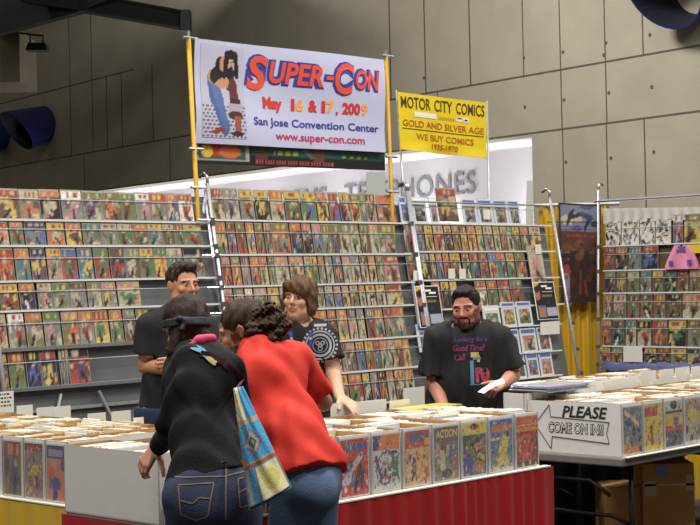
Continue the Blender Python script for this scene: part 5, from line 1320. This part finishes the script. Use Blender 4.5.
Fg = figure('heavyset man with short dark hair and goatee in printed black T-shirt, holding a paper', hp, fw, J, skin=(190, 132, 112), g=1.42, head_rot=(R(-16), R(10), R(-3)), hs=1.0, jaw=1.10, beard=((52, 36, 30), bfn), brow=(34, 24, 20),
            hands=dict(L=dict(d=unit([-.5, -.6, -.1]), n=unit([-.3, .2, -1]), w=unit([-.5, .5, .4]), curl=.5), R=dict(d=unit([.2, -.5, -.7]), n=unit([.3, .3, -.8]), w=unit([.8, 0, .2]), curl=.3)), shoulder_r=.062, arm_r=1.12)
o, v, q = shirt(Fg, 'black_shirt', M_bt, -.14, sleeve=.86, inf=.022, seed=12, loose=.01, neckdrop=.02, neck_r=.078, fold=.009)
trousers(Fg, 'trousers', M_jean_d); shoes(Fg, M_shoe)
L = Fg['L']; H = Fg['H']
P = [(1, ellip(L(0, .018, .043), np.array([.083, .098, .089]), H), 0), (1, ellip(L(0, -.045, .100), np.array([.055, .036, .024]), H), .02), (-1, ellip(L(0, -.090, .010), np.array([.073, .066, .074]), H), .012)]
surf('hair', P, .004, HM_blk, Fg['root'], wob(.003, 140, 3), [(L(0, 0, -.035), H @ np.array([0, -.35, -1]))])
P = [(1, ellip(L(0, -.076, -.104), np.array([.028, .016, .018]), H), 0), (1, rcone(L(-.032, -.077, -.052), L(-.026, -.070, -.095), .0045, .009), .010), (1, rcone(L(.032, -.077, -.052), L(.026, -.070, -.095), .0045, .009), .010), (1, rcone(L(-.026, -.0885, -.0435), L(.026, -.0885, -.0435), .0045, .0045), .006)]
surf('goatee', P, .0035, HM_blk, Fg['root'], wob(.002, 200, 5))
c0 = at_y(470, 345, Y - .25)
Mp1 = mat('violet_shirt_print', (78, 48, 108), .8); Mp2 = mat('magenta_shirt_print', (128, 48, 96), .8); Mp3 = mat('pink_shirt_print', (164, 62, 84), .8); Mp4 = mat('cyan_shirt_print', (84, 128, 160), .8); Mp5 = mat('yellow_shirt_print', (186, 170, 90), .8)
sc_ = Y / F
def px2(x0, x1, y0, y1): return ((x0 - 470) * sc_, (x1 - 470) * sc_, (345 - y1) * sc_, (345 - y0) * sc_)
for wd_, (x0, x1, y0, y1), mt in (('Looking for a', (456, 489, 338, 344), Mp1), ('Good Time?', (455, 486, 345.5, 352), Mp2), ('Call', (456, 467, 354, 361), Mp2), ('ro', (476, 490.5, 368, 383), Mp3)):
    a, b, c_, d_ = px2(x0, x1, y0, y1); tv = text_fit(wd_, a, b, c_, d_, offset=.03 if wd_ != 'ro' else .08, shear=.3 if wd_ != 'ro' else 0)
    wrap(Fg, v, q, tv, c0, ax_, ay_, 'shirt_lettering', mt, o, (0, 1, 0))
for art, mt, nm in ((grid_art(*px2(471, 474.5, 361, 384), 2, 8), Mp4, 'shirt_print_figure'), (grid_art(*px2(472, 480, 353, 358), 4, 3), Mp5, 'shirt_print_figure'), (grid_art(*px2(474, 482, 358, 360.5), 4, 2), Mp4, 'shirt_print_figure'), (grid_art(*px2(478, 481, 356, 363), 2, 4), Mp5, 'shirt_print_figure'), (grid_art(*px2(470, 490, 384, 385), 6, 1), Mp4, 'shirt_print_line')):
    wrap(Fg, v, q, art, c0, ax_, ay_, nm, mt, o, (0, 1, 0))
# sheet of paper held in his hand
yy = Y - .36; c = [at_y(478, 393, yy - .03), at_y(503, 378, yy), at_y(505, 383, yy - .06), at_y(484, 393.5, yy - .12)]
m = MB(); fnp = bilinear(c[0] + [0, .03, .004], c[1], c[2], c[3], 0); m.grid(lambda s, t: fnp(s, t, .008 * math.sin(s * 3)), 10, 4); m.grid(lambda s, t: fnp(s, t, -.001 + .008 * math.sin(s * 3)), 10, 4, flip=True)
tag(build(m, 'paper_sheet', M_paper, smooth=True), 'white sheet of paper held in the bearded man hand', 'paper')

# ================= woman in black hoodie, seen from behind, leaning over the corner box
hp = at_y(212, 478, 5.52); fw = unit([-.22, 1, 0]); hp[2] = .93
nk = at_y(196, 359, 5.70); hc = at_y(186, 329, 5.80)
J = dict(hip=hp, neck=nk, head=hc, shL=at_y(181, 374, 5.72), shR=at_y(226, 368, 5.64), elL=at_y(174, 424, 5.66), wrL=at_y(157, 446, 5.86), elR=at_y(243, 420, 5.72), wrR=at_y(225, 430, 5.95), **legs(hp, fw, .095))
J['shL'], J['shR'] = J['shR'], J['shL']; J['elL'], J['elR'] = J['elR'], J['elL']; J['wrL'], J['wrR'] = J['wrR'], J['wrL']
Fg = figure('woman with dark tied back hair in black hoodie and dark jeans, seen from behind', hp, fw, J, skin=(206, 156, 132), g=1.02, head_rot=(R(6), R(22), 0), hs=.95, jaw=.93,
            hands=dict(R=dict(d=unit([-.35, .25, -1]), n=unit([.6, .8, .0]), w=unit([.6, -.5, -.1]), curl=.35), L=None), shoulder_r=.045)  if False else \
     figure('woman with dark tied back hair in black hoodie and dark jeans, seen from behind', hp, fw, J, skin=(206, 156, 132), g=.78, hg=.95, arm_r=.84, head_rot=(R(6), R(22), 0), hs=.95, jaw=.93,
            hands=dict(R=dict(d=unit([-.55, .15, -.75]), n=unit([.7, .7, -.1]), w=unit([.5, -.6, -.2]), curl=.4), L=dict(d=unit([-.3, .8, -.2]), n=-UPz, w=unit([-.8, -.3, 0]), curl=.4)), shoulder_r=.045)
o, v, q = shirt(Fg, 'black_hoodie', M_hood, .12, inf=.017, neck_r=.060, seed=21, long=True, fold=.010, hem_tilt=-.15,
      extra=[(1, rcone(J['neck'] + Fg['Ys'] * .050 + Fg['Xs'] * .05 + Fg['spine'] * .0, J['neck'] + Fg['Ys'] * .050 - Fg['Xs'] * .05, .038, .038), .05), (1, ellip(Fg['at'](.84, 0, .085), np.array([.095, .030, .10]), Fg['T']), .06)])
hv, hq = v, q
tr, v, q = trousers(Fg, 'jeans', M_jean_d, top=.22, inf=.010, seed=8, res=.006); shoes(Fg, M_shoe)
M_stitch = mat('tan_stitching', (120, 104, 84), .8)
Yj = 5.3; oj = np.array([0, Yj, 0]);
def stroke(pts, w, Yd=Yj):
    P_ = [at_y(x, y, Yd) for x, y in pts]; vs_ = []; fs_ = []
    for a, b in zip(P_, P_[1:]):
        d = unit(b - a); n_ = np.array([-d[2], 0, d[0]]) * w; k = max(2, int(np.linalg.norm(b - a) / .015)); k0 = len(vs_)
        for i in range(k + 1): c_ = a + (b - a) * i / k; vs_ += [((c_ - n_)[0], (c_ - n_)[2]), ((c_ + n_)[0], (c_ + n_)[2])]
        fs_ += [(k0 + 2 * i, k0 + 2 * i + 1, k0 + 2 * i + 3, k0 + 2 * i + 2) for i in range(k)]
    return np.array(vs_), fs_
for nm, pts in (('back_pocket', [(175, 489), (178, 518), (194, 524), (206, 519), (211, 487), (175, 489)]), ('pocket_stitch', [(177, 504), (190, 507), (197, 501), (209, 502)]), ('back_pocket', [(235, 484), (238, 512), (252, 510), (250, 482), (235, 484)]), ('pocket_stitch', [(237, 497), (245, 493), (251, 495)]),
                ('seat_seam', [(221, 462), (223, 480), (224, 524)]), ('yoke_seam', [(168, 482), (222, 481), (258, 474)]), ('belt_loop', [(219.5, 459), (220.5, 471)])):
    wrap(Fg, v, q, stroke(pts, .0022), oj, ax_, ay_, nm, M_stitch, tr, (0, 1, 0), .003)
wrap(Fg, v, q, stroke([(244, 459), (246.5, 468)], .010), oj, ax_, ay_, 'leather_tab', mat('tan_leather', (176, 120, 66), .6), tr, (0, 1, 0), .004)
L = Fg['L']; H = Fg['H']; s = .95
P = [(1, ellip(L(0, .026, .040), np.array([.088, .104, .094]) * s, H), 0), (1, ellip(L(0, .070, -.020), np.array([.070, .050, .060]) * s, H), .03)]
for sx in (-1, 1):
    P += [(1, rcone(L(sx * .045, .075, -.06), L(sx * .075, .055, -.115), .032, .022), .02), (1, rcone(L(sx * .075, .055, -.115), L(sx * .085, .00, -.17), .024, .012), .01)]
P += [(-1, ellip(L(0, -.095, -.02), np.array([.070, .075, .100]) * s, H), .01)]
hair, hv2, hq2 = surf('hair', P, .004, HM_w, Fg['root'], wob(.004, 80, 8, (1, 1, .6)))
m = MB(); pts = []; 
for k in range(33):
    a = 2 * math.pi * k / 32; pts.append(L(.0925 * math.sin(a), .024 + .110 * math.cos(a), .012 - .030 * math.cos(a) ))
M_scarf = mat('dark_grey_dotted_scarf', (44, 46, 56), .7, noise=.6, scale=60)
P = [(1, rcone(a_ + H @ np.array([0, 0, dz]), b_ + H @ np.array([0, 0, dz]), .0065, .0065), .004) for dz in (-.010, 0, .010) for a_, b_ in zip(pts, pts[1:])]
P += [(1, rcone(L(.03, .128, -.015), L(.050, .130, -.006), .010, .013), .008), (1, rcone(L(.03, .128, -.015), L(.045, .126, -.045), .009, .011), .008)]
surf('headscarf', P, .004, M_scarf, Fg['root'], wob(.0015, 60, 2))
P = [(1, rcone(Fg['J']['neck'] + Fg['Ys'] * .085 + Fg['spine'] * .050 - Fg['Xs'] * .060, Fg['J']['neck'] + Fg['Ys'] * .095 + Fg['spine'] * .040 + Fg['Xs'] * -.005, .016, .018), 0), (1, rcone(Fg['J']['neck'] + Fg['Ys'] * .095 + Fg['spine'] * .040 - Fg['Xs'] * .005, Fg['J']['neck'] + Fg['Ys'] * .085 + Fg['Xs'] * .035 + Fg['spine'] * .015, .018, .012), .01)]
surf('pink_collar', P, .005, mat('pink_fabric', (222, 74, 116), .8, noise=.2, scale=40), Fg['root'], wob(.003, 60, 4))
Yh = 5.4
for pts_, w_, c_, nm in (([(186, 348), (196, 352), (203, 359)], .010, (90, 160, 196), 'hood_lining'), ([(203, 359), (208, 364), (212, 366)], .009, (214, 190, 140), 'hood_lining')):
    wrap(Fg, hv, hq, stroke(pts_, w_, Yh), oj, ax_, ay_, nm, mat('lining_%d' % c_[0], c_, .8, noise=.2, scale=60), o, (0, 1, 0), .006)
WF = Fg
# shoulder bag
M_bagc = mat('bag_cloth', (60, 140, 190), .8, attr='Col', bump=.2, bscale=150)
c = [at_y(233, 388, 5.36), at_y(243, 386, 5.36), at_y(292, 487, 5.34), at_y(249, 510, 5.34)]
p = Paint(60, 120, (64, 150, 200)); bl = (64, 152, 204); rb = np.random.RandomState(5)
tan_ = (176, 150, 110); cr = (214, 206, 160); rs_ = (150, 92, 62)
p.rect(0, 0, 1, 1, bl)
p.rect(0, .86, .45, 1, cr).rect(.55, .78, 1, 1, bl).rect(0, .70, .5, .86, (206, 206, 170))
p.rect(0, .68, 1, .72, tan_)
p.ell(.5, .50, .30, .10, bl)
for w_, c_ in ((.13, rs_), (.105, bl), (.085, tan_), (.055, (40, 70, 80)), (.03, (110, 130, 110))):
    m_ = (np.abs(p.X - .5) * .36 + np.abs(p.Y - .52)) < w_; p.a[m_] = L_(c_)
p.rect(0, .32, 1, .355, rs_).rect(0, .355, 1, .37, tan_).rect(.0, 0, .16, .32, tan_).rect(.04, .02, .09, .30, bl)
p.rect(.16, 0, .34, .32, bl).rect(.34, 0, .38, .34, rs_).rect(.40, .03, .97, .31, cr).ell(.7, .17, .2, .09, (196, 190, 110)).ell(.55, .24, .1, .05, (206, 196, 130)).rect(.97, 0, 1, .34, (60, 100, 130)).rect(0, 0, 1, .025, (60, 110, 130)).rect(0, .0, .04, 1, rs_)
for _ in range(70): p.ell(rb.uniform(.0, .34), rb.uniform(.02, .95), .02, .008, [(40, 110, 180), (110, 190, 220), tan_][rb.randint(3)])
p.noise(.12, rb)
bagf = lambda s, t: ((c[0] * (1 - s) + c[1] * s) * t + (c[3] * (1 - s) + c[2] * s) * (1 - t))
th = lambda s, t: .075 * math.sin(math.pi * min(max(s, 0), 1)) ** .5 * (1 - t) ** .5 * (1 if t > .02 else .6) + .008 + .004 * math.sin(s * 17 + t * 11)
root = thing('shoulder_bag', 'blue patchwork cloth shoulder bag hanging at the hip of the woman in black', 'bag', (c[2] + c[3]) / 2)
m = MB(); m.grid(lambda s, t: bagf(s, t) - np.array([0, th(s, t), 0]), 60, 120, 0, p.col); build(m, 'front_panel', M_bagc, root, smooth=True)
m = MB(); m.grid(lambda s, t: bagf(s, t) + np.array([0, th(s, t) * .6, 0]), 20, 30, flip=True); build(m, 'back_panel', mat('bag_back_cloth', (60, 110, 130), .8, noise=.2), root, smooth=True)
m = MB()
for e_ in (0, 1): m.grid(lambda s, t: bagf(e_, t) + np.array([0, -th(e_, t) * (1 - s) + th(e_, t) * .6 * s, 0]), 4, 30)
m.grid(lambda s, t: bagf(s, 0) + np.array([0, -th(s, 0) * (1 - t) + th(s, 0) * .6 * t, 0]), 20, 4); build(m, 'gusset', mat('bag_gusset', (150, 96, 64), .8, noise=.2), root, smooth=True)
m = MB()
pts_ = [c[0] * .5 + c[1] * .5, at_y(232, 376, 5.42), at_y(222, 363, 5.50), at_y(210, 356, 5.55), at_y(200, 352, 5.64)]
sp_ = [np.asarray(x) for x in pts_]
bv = BVHTree.FromPolygons([tuple(x) for x in hv], [tuple(map(int, x)) for x in hq])
def snap(p_):
    h_ = bv.ray_cast(Vector((p_[0], 5.0, p_[2])), Vector((0, 1, 0)), 1.2); return np.array([p_[0], (h_[0][1] - .008) if h_[0] is not None else p_[1], p_[2]])
dens = []
for a_, b_ in zip(sp_, sp_[1:]):
    for k in range(5): dens.append(a_ + (b_ - a_) * k / 5)
dens = [dens[0]] + [snap(x) for x in dens[1:]]
vs_ = []
for i, x in enumerate(dens):
    d = unit(dens[min(i + 1, len(dens) - 1)] - dens[max(i - 1, 0)]); n_ = unit(np.cross(d, (0, 1, 0))) * .012; vs_ += [x - n_, x + n_, x + n_ + [0, .004, 0], x - n_ + [0, .004, 0]]
fs_ = []
for i in range(len(dens) - 1):
    for k in range(4): a_, b_ = 4 * i + k, 4 * i + (k + 1) % 4; fs_.append((a_, b_, b_ + 4, a_ + 4))
m.add(vs_, fs_); build(m, 'strap', mat('dark_red_strap', (84, 36, 48), .8, noise=.5, scale=50), root)

# ================= man in red T-shirt, curly ponytail, leaning over the table
hp = at_y(305, 480, 5.98); hp[2] = .93; fw = unit([-.62, .80, 0])
nk = at_y(262, 356, 6.20); hc = at_y(242, 331, 6.27)
J = dict(hip=hp, neck=nk, head=hc, shR=at_y(262, 374, 6.08), shL=at_y(296, 360, 6.30), elR=at_y(259, 428, 6.08), wrR=at_y(250, 434, 6.30), elL=at_y(323, 402, 6.45), wrL=at_y(300, 404, 6.72), **legs(hp, fw, .10))
J['shL'], J['shR'] = J['shL'], J['shR']
bfn2 = lambda x, y, z: np.clip(((z < -.045) & (y < .015) | ((z < -.0) & (np.abs(x) > .05) & (y < .0) & (y > -.04))).astype(float), 0, 1) * .8
sL = unit([-fw[1], fw[0], 0])    # figure's own picture-right axis
if (J['shL'] - J['shR']) @ sL < 0:
    for k in ('sh', 'el', 'wr'): J[k + 'L'], J[k + 'R'] = J[k + 'R'], J[k + 'L']
handA = dict(d=unit([-.3, .7, -.05]), n=unit([.2, -.1, -1]), w=unit([.8, .4, 0]), curl=.25); handB = dict(d=unit([-.5, .7, -.2]), n=-UPz, w=unit([-.8, -.5, 0]), curl=.4)
Fg = figure('bearded man with curly dark ponytail in red T-shirt and jeans, leaning over the table', hp, fw, J, skin=(178, 124, 100), g=.86, hg=.78, arm_r=.92, head_rot=(R(46), R(20), 0), hs=.98, beard=((44, 30, 24), bfn2), brow=(40, 28, 22), hands=dict(L=handB, R=handA), shoulder_r=.052)
o, v, q = shirt(Fg, 'red_shirt', M_redt, .0, sleeve=.74, inf=.020, seed=31, fold=.011, loose=.012, neck_r=.056, neckdrop=-.02, flare=.01, extra=[(1, ellip(Fg['at'](.04), np.array([.168 * .80 + .030, .112 * .84 + .036, .2]), Fg['T']), .04)])
tr, v2, q2 = trousers(Fg, 'jeans', M_jean_l, top=.06, inf=.006, seed=18, res=.007, fold=.009); shoes(Fg, M_shoe)
L = Fg['L']; H = Fg['H']; s = .98
P = [(1, ellip(L(0, .024, .040), np.array([.088, .104, .092]) * s, H), 0), (-1, ellip(L(0, -.095, -.015), np.array([.080, .072, .095]) * s, H), .01)]
for sx in (-1, 1): P.append((-1, ellip(L(sx * .088, .002, -.010), np.array([.022, .026, .036]), H), .008))
surf('hair', P, .0045, HM_curl, Fg['root'], wob(.003, 90, 3, (1, 1, .6)))
pc = at_y(268, 325, 6.20)
P = [(1, rcone(L(0, .09, .02), pc, .055, .05), 0)]
rh = np.random.RandomState(12)
for _ in range(90):
    dlt = rh.normal(size=3); dlt /= np.linalg.norm(dlt); rr_ = rh.uniform(.5, 1.0); P.append((1, ellip(pc + dlt * np.array([.082, .065, .098]) * rr_ + [0, 0, -.012], [.021, .021, .021]), .012))
surf('curly_ponytail', P, .0045, HM_curl, Fg['root'], wob(.006, 170, 9))
P = [(1, ellip(L(0, -.070, -.100), np.array([.040, .030, .040]), H), 0), (1, rcone(L(-.055, -.03, -.06), L(-.02, -.07, -.11), .018, .022), .02), (1, rcone(L(.055, -.03, -.06), L(.02, -.07, -.11), .018, .022), .02), (1, rcone(L(-.028, -.088, -.046), L(.028, -.088, -.046), .006, .006), .006)]
surf('beard', P, .004, HM_curl, Fg['root'], wob(.003, 150, 9))
# ------------------------------------------------------------------ camera, light
cd = bpy.data.cameras.new('camera'); cam = bpy.data.objects.new('camera', cd); col.objects.link(cam)
cd.sensor_width = 36; cd.lens = 36 * F / 700; cd.clip_end = 200
r0 = np.array([1, 0, 0.]); f0 = np.array([0, _cp, _sp]); u0 = np.array([0, -_sp, _cp])
rx = _cr * r0 - _sr * u0; uy = _sr * r0 + _cr * u0
cam.matrix_world = Matrix(((rx[0], uy[0], -f0[0], 0), (rx[1], uy[1], -f0[1], 0), (rx[2], uy[2], -f0[2], CZ), (0, 0, 0, 1)))
cd.dof.use_dof = False
bpy.context.scene.camera = cam
def area(name, loc, target, sx, sy, power, c=(1, .96, .90)):
    l = bpy.data.lights.new(name, 'AREA'); l.shape = 'RECTANGLE'; l.size = sx; l.size_y = sy; l.energy = power; l.color = c
    o = bpy.data.objects.new(name, l); col.objects.link(o); o.location = loc
    o.rotation_euler = (Vector(target) - Vector(loc)).to_track_quat('-Z', 'Y').to_euler(); return o
w = bpy.data.worlds.new('hall_air'); bpy.context.scene.world = w; w.use_nodes = True
w.node_tree.nodes['Background'].inputs['Color'].default_value = (*lin((190, 180, 164)), 1); w.node_tree.nodes['Background'].inputs['Strength'].default_value = .28
for x, y in ((-5, 4), (0, 4), (5, 4), (-3, 9.5), (2.5, 9.5), (6.5, 13)):
    area('overhead_light', (x, y, 8.5), (x, y, 0), 1.2, 1.2, 415)
area('overhead_light', (-.5, 18.5, 8.6), (3.0, 21, 4), 1.2, 1.2, 640)  # added fill, no fixture of the hall; brightens the right part of the wall
area('overhead_light', (-6.0, 26, 8.6), (-4, 30, 3), 1.2, 1.2, 230)  # weaker added fill for the far left part of the wall
# cove light hidden behind the recess lintel
a = wl((tR + tL) / 2, zB + .02, -.9)
L_c = area('cove_lamp', a - np.array([0, 0, .03]) , a + WN * -.3 + np.array([0, 0, -1]), 1, 1, 0)
for k in range(6):
    t = tR + (tL - tR) * (k + .5) / 6; p_ = wl(t, zB - 1.6, -.95)
    o = area('cove_lamp', p_, p_ + np.array([0, 0, 1.0]), (tL - tR) / 6, .3, 60, (1, .95, .97))
bpy.data.objects.remove(L_c)
sc = bpy.context.scene
sc.view_settings.view_transform = 'Standard'; sc.view_settings.look = 'None'; sc.view_settings.gamma = 1; sc.view_settings.use_curve_mapping = False
sc.view_settings.exposure = 0.0
